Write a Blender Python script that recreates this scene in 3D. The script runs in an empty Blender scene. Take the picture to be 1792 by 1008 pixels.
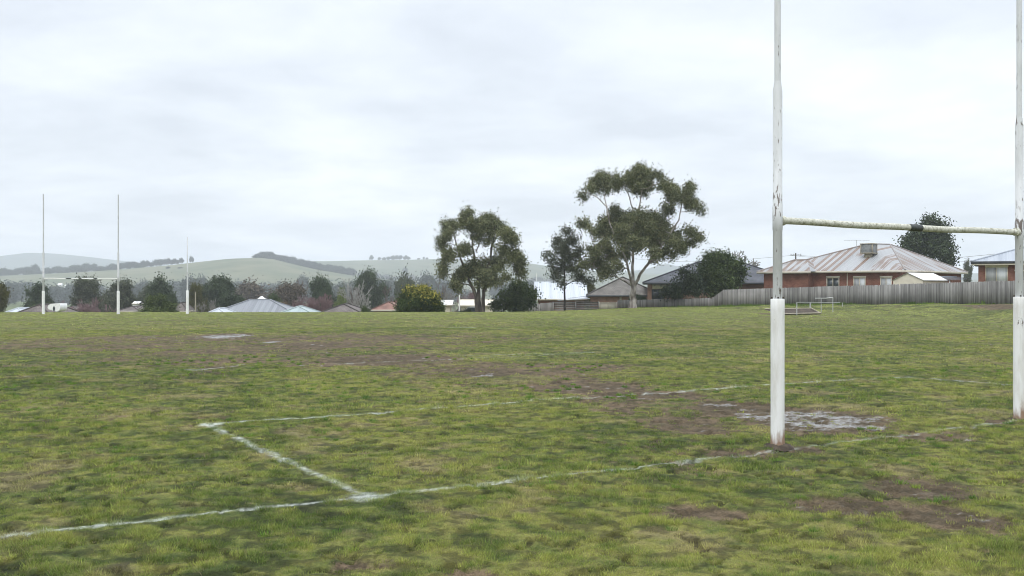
import bpy, math, random
import numpy as np
from mathutils import Vector

# ------------------------------------------------------------------ camera, world, sun, exposure
sc = bpy.context.scene
F, CX, CY, H = 1800.0, 896.0, 503.0, 2.11        # photo focal length and horizon in its own 1792 px, eye height
cam_d = bpy.data.cameras.new('camera'); cam = bpy.data.objects.new('camera', cam_d)
sc.collection.objects.link(cam); sc.camera = cam
cam_d.sensor_width = 36; cam_d.lens = F / 1792 * 36
cam_d.shift_y = (504 - CY) / 1792 * -1
cam_d.clip_start = 0.1; cam_d.clip_end = 20000
cam.location = (0, 0, H); cam.rotation_euler = (math.radians(90), 0, 0)

SUN_EL, SUN_AZ = math.radians(52), math.radians(200)   # azimuth clockwise from +Y
w = bpy.data.worlds.new('World'); sc.world = w; w.use_nodes = True
nt = w.node_tree; nt.nodes.clear()
def N(nt, t, **kw):
    n = nt.nodes.new(t)
    for k, v in kw.items():
        if k in n.inputs: n.inputs[k].default_value = v
        else: setattr(n, k, v)
    return n
def math_node(nt, op, a, b=None, clamp=False):
    n = nt.nodes.new('ShaderNodeMath'); n.operation = op; n.use_clamp = clamp
    for i, v in enumerate((a, b)):
        if v is None: continue
        if isinstance(v, (int, float)): n.inputs[i].default_value = v
        else: nt.links.new(v, n.inputs[i])
    return n.outputs[0]
def ramp(nt, fac, stops, interp='LINEAR'):
    n = nt.nodes.new('ShaderNodeValToRGB'); n.color_ramp.interpolation = interp
    el = n.color_ramp.elements
    while len(el) < len(stops): el.new(0.5)
    for e, (p, c) in zip(el, stops):
        e.position = p; e.color = (c, c, c, 1) if isinstance(c, (int, float)) else tuple(c) + (1,)
    nt.links.new(fac, n.inputs[0]); return n.outputs[0]
def mixc(nt, fac, a, b, mode='MIX'):
    n = nt.nodes.new('ShaderNodeMix'); n.data_type = 'RGBA'; n.blend_type = mode
    for i, v in ((0, fac), (6, a), (7, b)):
        if isinstance(v, (int, float)): n.inputs[i].default_value = v
        elif isinstance(v, tuple): n.inputs[i].default_value = v + (1,) if len(v) == 3 else v
        else: nt.links.new(v, n.inputs[i])
    return n.outputs[2]

tc = N(nt, 'ShaderNodeTexCoord')
sep = N(nt, 'ShaderNodeSeparateXYZ'); nt.links.new(tc.outputs['Generated'], sep.inputs[0])
zz = math_node(nt, 'ADD', math_node(nt, 'MAXIMUM', sep.outputs[2], 0.0), 0.16)
comb = N(nt, 'ShaderNodeCombineXYZ')
nt.links.new(math_node(nt, 'DIVIDE', sep.outputs[0], zz), comb.inputs[0])
nt.links.new(math_node(nt, 'DIVIDE', sep.outputs[1], zz), comb.inputs[1])
comb.inputs[2].default_value = 3.7
n1 = N(nt, 'ShaderNodeTexNoise', Scale=0.85, Detail=5.0, Roughness=0.52, Distortion=0.35)
nt.links.new(comb.outputs[0], n1.inputs['Vector'])
n2 = N(nt, 'ShaderNodeTexNoise', Scale=2.6, Detail=5.0, Roughness=0.55, Distortion=0.2)
nt.links.new(comb.outputs[0], n2.inputs['Vector'])
cl = math_node(nt, 'ADD', math_node(nt, 'MULTIPLY', n1.outputs[0], 0.72), math_node(nt, 'MULTIPLY', n2.outputs[0], 0.28))
cloud = ramp(nt, cl, [(0.37, (0.572, 0.616, 0.680)), (0.5, (0.690, 0.734, 0.796)), (0.62, (0.803, 0.838, 0.880))])
sky = N(nt, 'ShaderNodeTexSky'); sky.sky_type = 'NISHITA'; sky.sun_disc = False
sky.sun_elevation = SUN_EL; sky.sun_rotation = SUN_AZ; sky.air_density = 1.2; sky.dust_density = 2.0
SKY_STR = 0.1
cl10 = mixc(nt, 1.0, cloud, (1 / SKY_STR,) * 3, 'MULTIPLY')
skyc = mixc(nt, 0.93, sky.outputs[0], cl10)           # a thick overcast with a little clear-sky blue through it
bg = N(nt, 'ShaderNodeBackground', Strength=SKY_STR)
# an overcast sky is about twice as bright overhead as at the horizon
zen = ramp(nt, sep.outputs[2], [(0.0, 0.52), (0.27, 0.54), (0.8, 1.12)])
zen2 = math_node(nt, 'MULTIPLY', zen, 0.2)
nt.links.new(skyc, bg.inputs[0]); nt.links.new(zen2, bg.inputs['Strength'])
wo = N(nt, 'ShaderNodeOutputWorld'); nt.links.new(bg.outputs[0], wo.inputs[0])

sl = bpy.data.lights.new('sun', 'SUN'); sun = bpy.data.objects.new('sun', sl); sc.collection.objects.link(sun)
sl.energy = 0.9; sl.angle = math.radians(18); sl.color = (1.0, 0.96, 0.9)
sd = Vector((math.sin(SUN_AZ) * math.cos(SUN_EL), math.cos(SUN_AZ) * math.cos(SUN_EL), math.sin(SUN_EL)))
sun.rotation_euler = (-sd).to_track_quat('-Z', 'Y').to_euler(); sun.location = (0, 0, 60)
sc.view_settings.view_transform = 'Standard'; sc.view_settings.look = 'None'
sc.view_settings.exposure = 0.38; sc.view_settings.gamma = 1.0
sc.cycles.use_denoising = True; sc.cycles.filter_width = 1.0
sc.cycles.volume_bounces = 2; sc.cycles.max_bounces = 6; sc.cycles.diffuse_bounces = 3
sc.cycles.sample_clamp_indirect = 4

# ------------------------------------------------------------------ helpers
def X_(px, Z): return (px - CX) / F * Z
def Zt(py, Z): return H - (py - CY) / F * Z
def P(px, py, Z): return np.array((X_(px, Z), Z, Zt(py, Z)))
def G(px, py):
    Z = F * H / (py - CY); return np.array((X_(px, Z), Z))
def smooth(t): t = np.clip(t, 0, 1); return t * t * (3 - 2 * t)
def hash2(ix, iy, seed):
    n = (ix.astype(np.int64) * 374761393 + iy.astype(np.int64) * 668265263 + seed * 974711) & 0xffffffff
    n = ((n ^ (n >> 13)) * 1274126177) & 0xffffffff
    n = n ^ (n >> 16)
    return (n & 0xffffff) / float(0xffffff)
def vnoise(x, y, seed=0):
    ix = np.floor(x); iy = np.floor(y); fx = x - ix; fy = y - iy
    fx = fx * fx * (3 - 2 * fx); fy = fy * fy * (3 - 2 * fy)
    a = hash2(ix, iy, seed); b = hash2(ix + 1, iy, seed); c = hash2(ix, iy + 1, seed); d = hash2(ix + 1, iy + 1, seed)
    return (a * (1 - fx) + b * fx) * (1 - fy) + (c * (1 - fx) + d * fx) * fy
def fbm(x, y, scale, octs=4, seed=0, rough=0.5):
    x = np.asarray(x, float) / scale; y = np.asarray(y, float) / scale
    s = 0; a = 1; t = 0
    for o in range(octs):
        c, q = math.cos(o * 1.1 + seed), math.sin(o * 1.1 + seed)
        s = s + a * vnoise(x * c - y * q + 57.3 * o, x * q + y * c - 31.7 * o, seed * 17 + o); t += a
        a *= rough; x = x * 2.03; y = y * 2.03
    return s / t

def np_mesh(name, V, faces, mat=None, col=None, tone=None, uv=None, smooth_=False, mi=None):
    """faces: list of (n,k) int arrays"""
    me = bpy.data.meshes.new(name); V = np.asarray(V, np.float32)
    me.vertices.add(len(V)); me.vertices.foreach_set('co', V.ravel())
    faces = [np.asarray(f, np.int32) for f in faces if len(f)]
    nl = sum(f.size for f in faces); nf = sum(len(f) for f in faces)
    me.loops.add(nl); me.loops.foreach_set('vertex_index', np.concatenate([f.ravel() for f in faces]))
    me.polygons.add(nf)
    tot = np.concatenate([np.full(len(f), f.shape[1], np.int32) for f in faces])
    st = np.concatenate(([0], np.cumsum(tot)[:-1])).astype(np.int32)
    me.polygons.foreach_set('loop_start', st); me.polygons.foreach_set('loop_total', tot)
    if smooth_: me.polygons.foreach_set('use_smooth', np.ones(nf, bool))
    if mi is not None: me.polygons.foreach_set('material_index', np.asarray(mi, np.int32))
    if col is not None:
        a = me.color_attributes.new('Col', 'FLOAT_COLOR', 'POINT')
        c = np.ones((len(V), 4), np.float32); c[:, :3] = col; a.data.foreach_set('color', c.ravel())
    if tone is not None:
        for k, v in tone.items():
            a = me.attributes.new(k, 'FLOAT', 'POINT'); a.data.foreach_set('value', np.asarray(v, np.float32))
    if uv is not None:
        l = me.uv_layers.new(name='UVMap'); l.data.foreach_set('uv', np.asarray(uv, np.float32).ravel())
    me.update(calc_edges=True); me.validate(clean_customdata=False)
    if mat is not None:
        for m in (mat if isinstance(mat, (list, tuple)) else [mat]): me.materials.append(m)
    return me
def link(name, me, parent=None, label=None, cat=None, group=None, kind=None, loc=None):
    o = bpy.data.objects.new(name, me); sc.collection.objects.link(o)
    if loc is not None: o.location = [float(v) for v in loc]
    if parent: o.parent = parent
    if label: o['label'] = label
    if cat: o['category'] = cat
    if group: o['group'] = group
    if kind: o['kind'] = kind
    return o
class MB:
    def __init__(s): s.V = []; s.Fc = {}; s.n = 0; s.uv = {}; s.T = []
    def add(s, V, F_, uv=None, tone=0.5):
        V = np.asarray(V, float); F_ = np.asarray(F_, int) + s.n
        s.V.append(V); s.n += len(V); k = F_.shape[1]
        s.Fc.setdefault(k, []).append(F_)
        s.uv.setdefault(k, []).append(np.zeros(F_.shape + (2,)) if uv is None else np.asarray(uv, float).reshape(F_.shape + (2,)))
        s.T.append(np.broadcast_to(np.asarray(tone, float), (len(V),)))
    def box(s, c, d, rz=0.0, tone=0.5, tilt=0.0):
        v = np.array([(x, y, z) for z in (-.5, .5) for y in (-.5, .5) for x in (-.5, .5)]) * d
        if tilt: c_, q = math.cos(tilt), math.sin(tilt); v = np.c_[v[:, 0] * c_ - v[:, 2] * q, v[:, 1], v[:, 0] * q + v[:, 2] * c_]
        c_, q = math.cos(rz), math.sin(rz); v = np.c_[v[:, 0] * c_ - v[:, 1] * q, v[:, 0] * q + v[:, 1] * c_, v[:, 2]] + np.array(c, float)
        s.add(v, [(0, 2, 3, 1), (4, 5, 7, 6), (0, 1, 5, 4), (2, 6, 7, 3), (0, 4, 6, 2), (1, 3, 7, 5)],
              uv=[[(0, 0), (1, 0), (1, 1), (0, 1)]] * 6, tone=tone)
    def tube(s, pts, rad, sides=6, tone=0.5, cap=False):
        pts = np.asarray(pts, float); rad = np.broadcast_to(np.asarray(rad, float), (len(pts),)); n = len(pts)
        t = np.gradient(pts, axis=0); t /= np.linalg.norm(t, axis=1)[:, None] + 1e-9
        ref = np.array((0.0, 0, 1)) if abs(t[:, 2]).mean() < 0.8 else np.array((0.0, 1, 0))
        u = np.cross(t, ref); u /= np.linalg.norm(u, axis=1)[:, None] + 1e-9; v = np.cross(t, u)
        a = np.linspace(0, 2 * math.pi, sides, endpoint=False)
        V = pts[:, None] + rad[:, None, None] * (np.cos(a)[None, :, None] * u[:, None] + np.sin(a)[None, :, None] * v[:, None])
        i = np.arange(n - 1)[:, None] * sides; j = np.arange(sides)[None]; k = (j + 1) % sides
        F_ = np.stack([i + j, i + k, i + sides + k, i + sides + j], -1).reshape(-1, 4)
        s.add(V.reshape(-1, 3), F_, tone=tone)
        if cap:
            s.add(np.vstack([V[0], pts[0]]), [(b, (b + 1) % sides, sides) for b in range(sides)], tone=tone)
            s.add(np.vstack([V[-1], pts[-1]]), [((b + 1) % sides, b, sides) for b in range(sides)], tone=tone)
    def mesh(s, name, mat, smooth_=False):
        ks = sorted(s.Fc); fs = [np.vstack(s.Fc[k]) for k in ks]
        uv = np.vstack([np.vstack(s.uv[k]).reshape(-1, 2) for k in ks])
        return np_mesh(name, np.vstack(s.V), fs, mat, tone={'tone': np.concatenate(s.T)}, uv=uv, smooth_=smooth_)
    def build(s, name, mat, parent=None, smooth_=False, **kw):
        return link(name, s.mesh(name, mat, smooth_), parent, **kw)
def empty(name, loc, label, cat, group=None, rz=0.0):
    o = link(name, None, None, label, cat, group, None, loc); o.rotation_euler.z = rz; o.empty_display_size = .5; return o

# ------------------------------------------------------------------ materials
def new_mat(name, rough=0.8):
    m = bpy.data.materials.new(name); m.use_nodes = True
    b = m.node_tree.nodes['Principled BSDF']; b.inputs['Roughness'].default_value = rough
    b.inputs['Specular IOR Level'].default_value = 0.3
    return m, m.node_tree, b
def noise_mat(name, c1, c2, scale=4.0, rough=0.8, detail=5, metal=0.0, bump=0.0, stretch=(1, 1, 1), spec=0.3, lo=.35, hi=.65):
    m, t, b = new_mat(name, rough); b.inputs['Metallic'].default_value = metal; b.inputs['Specular IOR Level'].default_value = spec
    tc = N(t, 'ShaderNodeTexCoord'); mp = N(t, 'ShaderNodeMapping'); mp.inputs['Scale'].default_value = stretch
    t.links.new(tc.outputs['Object'], mp.inputs[0])
    n = N(t, 'ShaderNodeTexNoise', Scale=scale, Detail=float(detail)); t.links.new(mp.outputs[0], n.inputs['Vector'])
    t.links.new(ramp(t, n.outputs[0], [(lo, c1), (hi, c2)]), b.inputs['Base Color'])
    if bump:
        bp = N(t, 'ShaderNodeBump', Strength=bump, Distance=0.02); t.links.new(n.outputs[0], bp.inputs['Height']); t.links.new(bp.outputs[0], b.inputs['Normal'])
    return m
def leaf_mat(name, dark, light, accent=None):
    m, t, b = new_mat(name, 0.7); b.inputs['Specular IOR Level'].default_value = 0.12
    a = N(t, 'ShaderNodeAttribute'); a.attribute_name = 'tone'
    st = [(0.0, dark), (0.75, light)] + ([(1.0, accent)] if accent else [])
    t.links.new(ramp(t, a.outputs['Fac'], st), b.inputs['Base Color'])
    return m
def attr_mat(name, rough=0.85):
    m, t, b = new_mat(name, rough)
    a = N(t, 'ShaderNodeAttribute'); a.attribute_name = 'Col'
    t.links.new(a.outputs['Color'], b.inputs['Base Color']); return m, t, b, a
def corrugated(name, c1, c2, rust=None, rust_amt=0.0, pitch=0.25, rough=0.45):
    m, t, b = new_mat(name, rough); b.inputs['Specular IOR Level'].default_value = 0.5
    uv = N(t, 'ShaderNodeUVMap'); uv.uv_map = 'UVMap'
    sp = N(t, 'ShaderNodeSeparateXYZ'); t.links.new(uv.outputs[0], sp.inputs[0])
    # sheet panels: each sheet about 0.76 m wide weathers on its own
    sh = math_node(t, 'FLOOR', math_node(t, 'DIVIDE', sp.outputs[0], 0.4))
    wn = N(t, 'ShaderNodeTexWhiteNoise'); wn.noise_dimensions = '1D'; t.links.new(sh, wn.inputs['W'])
    cb = N(t, 'ShaderNodeCombineXYZ'); t.links.new(math_node(t, 'MULTIPLY', sp.outputs[0], 3.4), cb.inputs[0]); t.links.new(math_node(t, 'MULTIPLY', sp.outputs[1], 0.22), cb.inputs[1])
    n = N(t, 'ShaderNodeTexNoise', Scale=1.0, Detail=6.0, Roughness=0.6); t.links.new(cb.outputs[0], n.inputs['Vector'])
    nb = N(t, 'ShaderNodeTexNoise', Scale=0.25, Detail=2.0); t.links.new(uv.outputs[0], nb.inputs['Vector'])
    base = ramp(t, math_node(t, 'ADD', math_node(t, 'MULTIPLY', wn.outputs[0], 0.5), math_node(t, 'MULTIPLY', n.outputs[0], 0.5)), [(0.2, c1), (0.8, c2)])
    if rust:
        v = math_node(t, 'ADD', math_node(t, 'ADD', math_node(t, 'MULTIPLY', wn.outputs[0], 0.42), math_node(t, 'MULTIPLY', n.outputs[0], 0.55)), math_node(t, 'MULTIPLY', nb.outputs[0], 0.5))
        f = ramp(t, v, [(0.86 - rust_amt, 0.0), (0.94 - rust_amt, 0.9)])
        base = mixc(t, f, base, rust)
    t.links.new(base, b.inputs['Base Color'])
    wv = math_node(t, 'SINE', math_node(t, 'MULTIPLY', sp.outputs[0], 2 * math.pi / pitch))
    bp = N(t, 'ShaderNodeBump', Strength=0.7, Distance=0.02); t.links.new(wv, bp.inputs['Height']); t.links.new(bp.outputs[0], b.inputs['Normal'])
    return m
def tiles(name, c1, c2):
    m, t, b = new_mat(name, 0.8)
    uv = N(t, 'ShaderNodeUVMap'); uv.uv_map = 'UVMap'
    br = N(t, 'ShaderNodeTexBrick', Scale=1.0); br.inputs['Brick Width'].default_value = 0.3; br.inputs['Row Height'].default_value = 0.34
    br.inputs['Mortar Size'].default_value = 0.025; br.inputs['Color1'].default_value = c1 + (1,); br.inputs['Color2'].default_value = c2 + (1,)
    br.inputs['Mortar'].default_value = tuple(v * .45 for v in c1) + (1,); t.links.new(uv.outputs[0], br.inputs['Vector'])
    n = N(t, 'ShaderNodeTexNoise', Scale=0.8, Detail=6.0); t.links.new(uv.outputs[0], n.inputs['Vector'])
    t.links.new(mixc(t, 1.0, br.outputs[0], ramp(t, n.outputs[0], [(0.3, 0.65), (0.7, 1.25)]), 'MULTIPLY'), b.inputs['Base Color'])
    return m
def brick(name, c1, c2, mortar=(.42, .38, .34)):
    m, t, b = new_mat(name, 0.9)
    uv = N(t, 'ShaderNodeUVMap'); uv.uv_map = 'UVMap'
    br = N(t, 'ShaderNodeTexBrick', Scale=1.0); br.inputs['Brick Width'].default_value = 0.24; br.inputs['Row Height'].default_value = 0.086
    br.inputs['Mortar Size'].default_value = 0.008; br.inputs['Color1'].default_value = c1 + (1,); br.inputs['Color2'].default_value = c2 + (1,)
    br.inputs['Mortar'].default_value = mortar + (1,); t.links.new(uv.outputs[0], br.inputs['Vector'])
    n = N(t, 'ShaderNodeTexNoise', Scale=1.3, Detail=6.0); t.links.new(uv.outputs[0], n.inputs['Vector'])
    t.links.new(mixc(t, 1.0, br.outputs[0], ramp(t, n.outputs[0], [(0.3, 0.75), (0.7, 1.2)]), 'MULTIPLY'), b.inputs['Base Color'])
    return m
def paint_metal(name, base, dirt, rust, z_rust=None, moss=0.0, speck=0.5):
    """weathered white paint: dirty bands, flaked dark specks, rust at the foot"""
    m, t, b = new_mat(name, 0.5)
    tc = N(t, 'ShaderNodeTexCoord'); o = tc.outputs['Object']
    mp = N(t, 'ShaderNodeMapping'); mp.inputs['Scale'].default_value = (1, 1, 0.22); t.links.new(o, mp.inputs[0])
    n1 = N(t, 'ShaderNodeTexNoise', Scale=9.0, Detail=6.0, Roughness=0.62); t.links.new(mp.outputs[0], n1.inputs['Vector'])
    n2 = N(t, 'ShaderNodeTexNoise', Scale=34.0, Detail=5.0, Roughness=0.6); t.links.new(mp.outputs[0], n2.inputs['Vector'])
    n3 = N(t, 'ShaderNodeTexNoise', Scale=1.1, Detail=3.0); t.links.new(o, n3.inputs['Vector'])
    n4 = N(t, 'ShaderNodeTexNoise', Scale=22.0, Detail=6.0, Roughness=0.7); t.links.new(o, n4.inputs['Vector'])
    c = mixc(t, ramp(t, n1.outputs[0], [(0.42, 0.0), (0.75, 0.75)]), base, dirt)
    if moss: c = mixc(t, ramp(t, n4.outputs[0], [(0.6 - moss, 0.0), (0.72 - moss * .4, 0.9)]), c, (0.13, 0.125, 0.06))
    sp = math_node(t, 'ADD', math_node(t, 'MULTIPLY', n2.outputs[0], 0.62), math_node(t, 'MULTIPLY', n3.outputs[0], 0.55))
    c = mixc(t, ramp(t, sp, [(0.76 - speck * .14, 0.0), (0.79 - speck * .14, 0.9)]), c, (0.085, 0.06, 0.045))
    if z_rust is not None:
        s = N(t, 'ShaderNodeSeparateXYZ'); t.links.new(o, s.inputs[0])
        g = math_node(t, 'SUBTRACT', 1.0, math_node(t, 'DIVIDE', s.outputs[2], z_rust), clamp=True)
        v = math_node(t, 'ADD', math_node(t, 'MULTIPLY', g, 0.5), math_node(t, 'MULTIPLY', n1.outputs[0], 0.75))
        c = mixc(t, ramp(t, v, [(0.62, 0.0), (0.78, 0.9)]), c, rust)
    t.links.new(c, b.inputs['Base Color'])
    bp = N(t, 'ShaderNodeBump', Strength=0.25, Distance=0.004); t.links.new(n2.outputs[0], bp.inputs['Height']); t.links.new(bp.outputs[0], b.inputs['Normal'])
    return m

M = {}
M['post'] = paint_metal('post_paint', (.64, .65, .655), (.43, .44, .43), (.18, .11, .07), speck=0.66)
M['sleeve'] = paint_metal('sleeve_paint', (.76, .76, .745), (.50, .48, .42), (.23, .13, .07), z_rust=0.46, speck=0.40)
M['bar'] = paint_metal('bar_paint', (.60, .60, .52), (.40, .39, .29), (.2, .1, .05), moss=0.13, speck=0.30)
M['tape'] = noise_mat('tape', (.03, .035, .035), (.07, .075, .07), 20, .5)
M['farpost'] = paint_metal('far_post_paint', (.55, .56, .57), (.38, .38, .37), (.2, .1, .06), speck=0.5)
M['white'] = noise_mat('white_paint', (.70, .70, .68), (.80, .80, .78), 6, .5)
M['bark'] = noise_mat('pale_bark', (.12, .10, .085), (.38, .35, .31), 3.2, .85, stretch=(1, 1, .35), lo=.38, hi=.62)
M['bark_dark'] = noise_mat('dark_bark', (.045, .037, .03), (.14, .12, .10), 3, .9, stretch=(1, 1, .3))
M['bark_black'] = noise_mat('black_bark', (.02, .018, .016), (.06, .05, .045), 3, .9)
M['bark_grey'] = noise_mat('grey_bark', (.13, .12, .11), (.26, .25, .23), 3, .9)
M['twig_brown'] = noise_mat('brown_twigs', (.075, .055, .045), (.14, .11, .09), 2, .9)
M['twig_pink'] = noise_mat('pink_twigs', (.15, .09, .095), (.25, .17, .165), 2, .9)
M['twig_orange'] = noise_mat('orange_twigs', (.14, .09, .045), (.22, .15, .08), 2, .9)
M['twig_pale'] = noise_mat('pale_twigs', (.20, .19, .175), (.34, .33, .31), 2, .9)
M['L_euc'] = leaf_mat('eucalypt_leaf', (.045, .056, .026), (.225, .235, .115))
M['L_dark'] = leaf_mat('dark_leaf', (.021, .034, .019), (.086, .112, .058))
M['L_green'] = leaf_mat('green_leaf', (.022, .040, .014), (.105, .14, .05))
M['L_bush'] = leaf_mat('bush_leaf', (.026, .046, .012), (.12, .15, .045))
M['L_grey'] = leaf_mat('greygreen_leaf', (.034, .044, .027), (.13, .142, .09))
M['L_olive'] = leaf_mat('olive_leaf', (.04, .045, .014), (.12, .115, .035))
M['L_brown'] = leaf_mat('brown_leaf', (.05, .04, .03), (.16, .13, .095))
M['L_lime'] = leaf_mat('lime_leaf', (.06, .09, .025), (.20, .24, .07))
M['L_gold'] = leaf_mat('gold_leaf', (.012, .028, .008), (.07, .10, .02), (.44, .38, .07))
M['L_far'] = leaf_mat('hazed_far_leaf', (.045, .056, .052), (.10, .118, .095))  # distance haze partly put into the colour: greens paled and greyed
M['brick'] = brick('red_brick', (.16, .060, .040), (.22, .092, .062), (.22, .14, .11))
M['brick_o'] = brick('orange_brick', (.22, .10, .06), (.28, .14, .09))
M['cream'] = noise_mat('cream_paint', (.58, .53, .43), (.66, .61, .50), 2, .6)
M['fascia'] = noise_mat('fascia', (.46, .42, .34), (.54, .50, .42), 2, .6)
M['gutter_dark'] = noise_mat('dark_gutter', (.05, .055, .06), (.08, .085, .09), 2, .5)
M['rail'] = noise_mat('rail_paint', (.36, .37, .36), (.48, .49, .48), 8, .5)
M['glass'] = noise_mat('window_glass', (.03, .04, .045), (.07, .08, .085), 1.2, .08, spec=.6)
M['curtain'] = noise_mat('curtain', (.30, .31, .32), (.42, .43, .44), 3, .9, stretch=(8, 8, .2))
M['blind'] = noise_mat('blind', (.55, .58, .60), (.66, .69, .71), 3, .9, stretch=(8, 8, .2))
M['rusty'] = corrugated('rusty_iron', (.25, .255, .26), (.40, .405, .41), (.150, .088, .052), 0.14)
M['iron_blue'] = corrugated('blue_grey_iron', (.26, .29, .335), (.34, .37, .41), pitch=.25)
M['iron_pale'] = corrugated('pale_iron', (.40, .43, .47), (.50, .53, .57))
M['iron_grey'] = corrugated('grey_iron', (.14, .15, .165), (.22, .235, .255), pitch=.3)
M['iron_green'] = corrugated('green_iron', (.26, .32, .32), (.34, .40, .40))
M['tile_grey'] = tiles('grey_tiles', (.08, .085, .10), (.115, .12, .135))
M['tile_old'] = tiles('old_tiles', (.13, .12, .105), (.20, .185, .165))
M['tile_brown'] = tiles('brown_tiles', (.13, .11, .10), (.19, .165, .15))
M['tile_red'] = tiles('red_tiles', (.24, .13, .10), (.32, .19, .15))
M['soil'] = noise_mat('soil', (.035, .026, .02), (.09, .07, .05), 5, .95, bump=.6)
M['concrete'] = noise_mat('concrete', (.28, .25, .19), (.38, .34, .26), 5, .9)
M['steel'] = noise_mat('grey_steel', (.26, .27, .27), (.38, .39, .39), 5, .4)
M['wood_pole'] = noise_mat('pole_timber', (.05, .042, .035), (.11, .095, .08), 3, .9)
def paling_mat():
    m, t, b = new_mat('weathered_palings', 0.9)
    a = N(t, 'ShaderNodeAttribute'); a.attribute_name = 'tone'
    tc = N(t, 'ShaderNodeTexCoord'); mp = N(t, 'ShaderNodeMapping'); mp.inputs['Scale'].default_value = (9, 9, 1.1); t.links.new(tc.outputs['Object'], mp.inputs[0])
    n = N(t, 'ShaderNodeTexNoise', Scale=1.0, Detail=6.0, Roughness=.6); t.links.new(mp.outputs[0], n.inputs['Vector'])
    n2 = N(t, 'ShaderNodeTexNoise', Scale=.5, Detail=3.0); t.links.new(tc.outputs['Object'], n2.inputs['Vector'])
    v = math_node(t, 'ADD', math_node(t, 'ADD', math_node(t, 'MULTIPLY', a.outputs['Fac'], .45), math_node(t, 'MULTIPLY', n.outputs[0], .4)), math_node(t, 'MULTIPLY', n2.outputs[0], .35))
    c = ramp(t, v, [(0.3, (.070, .066, .060)), (0.58, (.178, .172, .160)), (0.85, (.34, .33, .31))])
    t.links.new(c, b.inputs['Base Color']); return m
M['paling'] = paling_mat()

# ------------------------------------------------------------------ the land
FENCE = np.array([(-2, 121, 0), (2, 120, 0), (12, 118, 0), (22.1, 113, 0), (23, 112, 0.0), (28.6, 108, .19), (36, 93, .56), (39.8, 76.5, .83), (44, 50, 1.0), (47, 20, 1.0), (50, -20, 1.0)], float)
def fence_dist(x, y):
    best = np.full(x.shape, 1e9); hh = np.zeros(x.shape); side = np.zeros(x.shape)
    for a, b in zip(FENCE[:-1], FENCE[1:]):
        d = b[:2] - a[:2]; L = d @ d
        t = np.clip(((x - a[0]) * d[0] + (y - a[1]) * d[1]) / L, 0, 1)
        qx = x - (a[0] + t * d[0]); qy = y - (a[1] + t * d[1]); r = np.hypot(qx, qy)
        m = r < best
        best = np.where(m, r, best); hh = np.where(m, a[2] + t * (b[2] - a[2]), hh)
        side = np.where(m, np.sign(d[0] * qy - d[1] * qx), side)
    return best, hh, side
def land(x, y):
    x = np.asarray(x, float); y = np.asarray(y, float); r = np.hypot(x, y)
    edge = np.interp(x, [-60, 0, 9, 14, 24, 30, 40], [87, 88, 97, 104, 113, 125, 160])
    amp = np.interp(x, [-20, -2, 12, 30], [8.0, 6.0, 2.0, .6])
    d = np.maximum(y - edge, 0)
    z = -amp * (1 - np.exp(-(d / 62) ** 1.35))
    d2 = np.maximum(-x - 110, 0); z = z - 6 * (1 - np.exp(-(d2 / 60) ** 1.5)) * (d <= 0)
    z = z - 3 * smooth((r - 190) / 420)
    fd, fh, side = fence_dist(x, y)
    inside = side < 0
    prof = np.where(inside, 1 - smooth((fd - 3.5 + 3.0 * (fbm(x, y, 6., 3, 88) - .5)) / 9.5), 1.0)
    far = 1 - smooth((r - 150) / 60)
    z = z + fh * prof * far
    bank = prof * inside * far * np.clip(fh / .3, 0, 1)
    z = z + bank * (fbm(x, y, 2.6, 3, 89) - .5) * .30
    return z
def bank_zone(x, y):
    fd, fh, side = fence_dist(x, y); return (side < 0) * (1 - smooth((fd - 8) / 8)) * np.clip(fh / .3, 0, 1)
def bumps(x, y):
    r = np.hypot(x, y); near = np.clip(1.4 - r / 60, 0, 1)
    flat = 1 - .9 * np.exp(-((x + 1.85) ** 2 + (y - 10.2) ** 2) / 1.2)
    return flat * (-.03 * pit_mask(x, y) * near + (fbm(x, y, .17, 3, 6, .6) - .5) * .035 * np.clip(1.5 - r / 25, 0, 1) + (fbm(x, y, 3.5, 2, 3) - .5) * .055 * np.clip(2 - r / 60, 0, 1)
            + (fbm(x, y, .42, 3, 5) - .5) * .034 * near)
def height(x, y): return land(x, y) + bumps(x, y)

A_, B_, C_ = np.array((-1.47, 10.35)), np.array((-4.72, 15.9)), np.array((9.39, 24.35))
gl = [G(-420, 988), G(0, 940), G(640, 870), G(1000, 830), G(1364, 786), G(1787, 734), G(2300, 672)]
D_ = G(2450, 652)
def seg(a, b, wid, inten, fade, seed): return (np.array(a, float), np.array(b, float), wid, inten, fade, seed)
LINES = [seg(gl[i], gl[i + 1], .068, .80, .38, 1) for i in range(3)] + [seg(gl[i], gl[i + 1], .06, .62, .55, 1) for i in range(3, 6)]
LINES += [seg(A_, B_, .085, .72, .36, 2), seg(B_, G(1100, 690), .08, .80, .36, 3), seg(G(1100, 690), C_, .085, .75, .36, 3),
          seg(C_, G(1800, 675), .09, .62, .38, 4), seg(G(1800, 675), G(2300, 700), .09, .62, .38, 4),
          seg(G(40, 659), G(335, 646), .09, .42, .62, 5), seg(G(335, 647), G(425, 637), .13, .5, .5, 6), seg(G(528, 638), G(1040, 617), .10, .55, .55, 7),
          seg(G(800, 622), G(1045, 616), .12, .35, .45, 7),
          seg(G(790, 573), G(830, 573.5), .25, .8, .4, 8), seg(G(850, 574), G(900, 575.5), .2, .5, .55, 8)]
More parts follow.
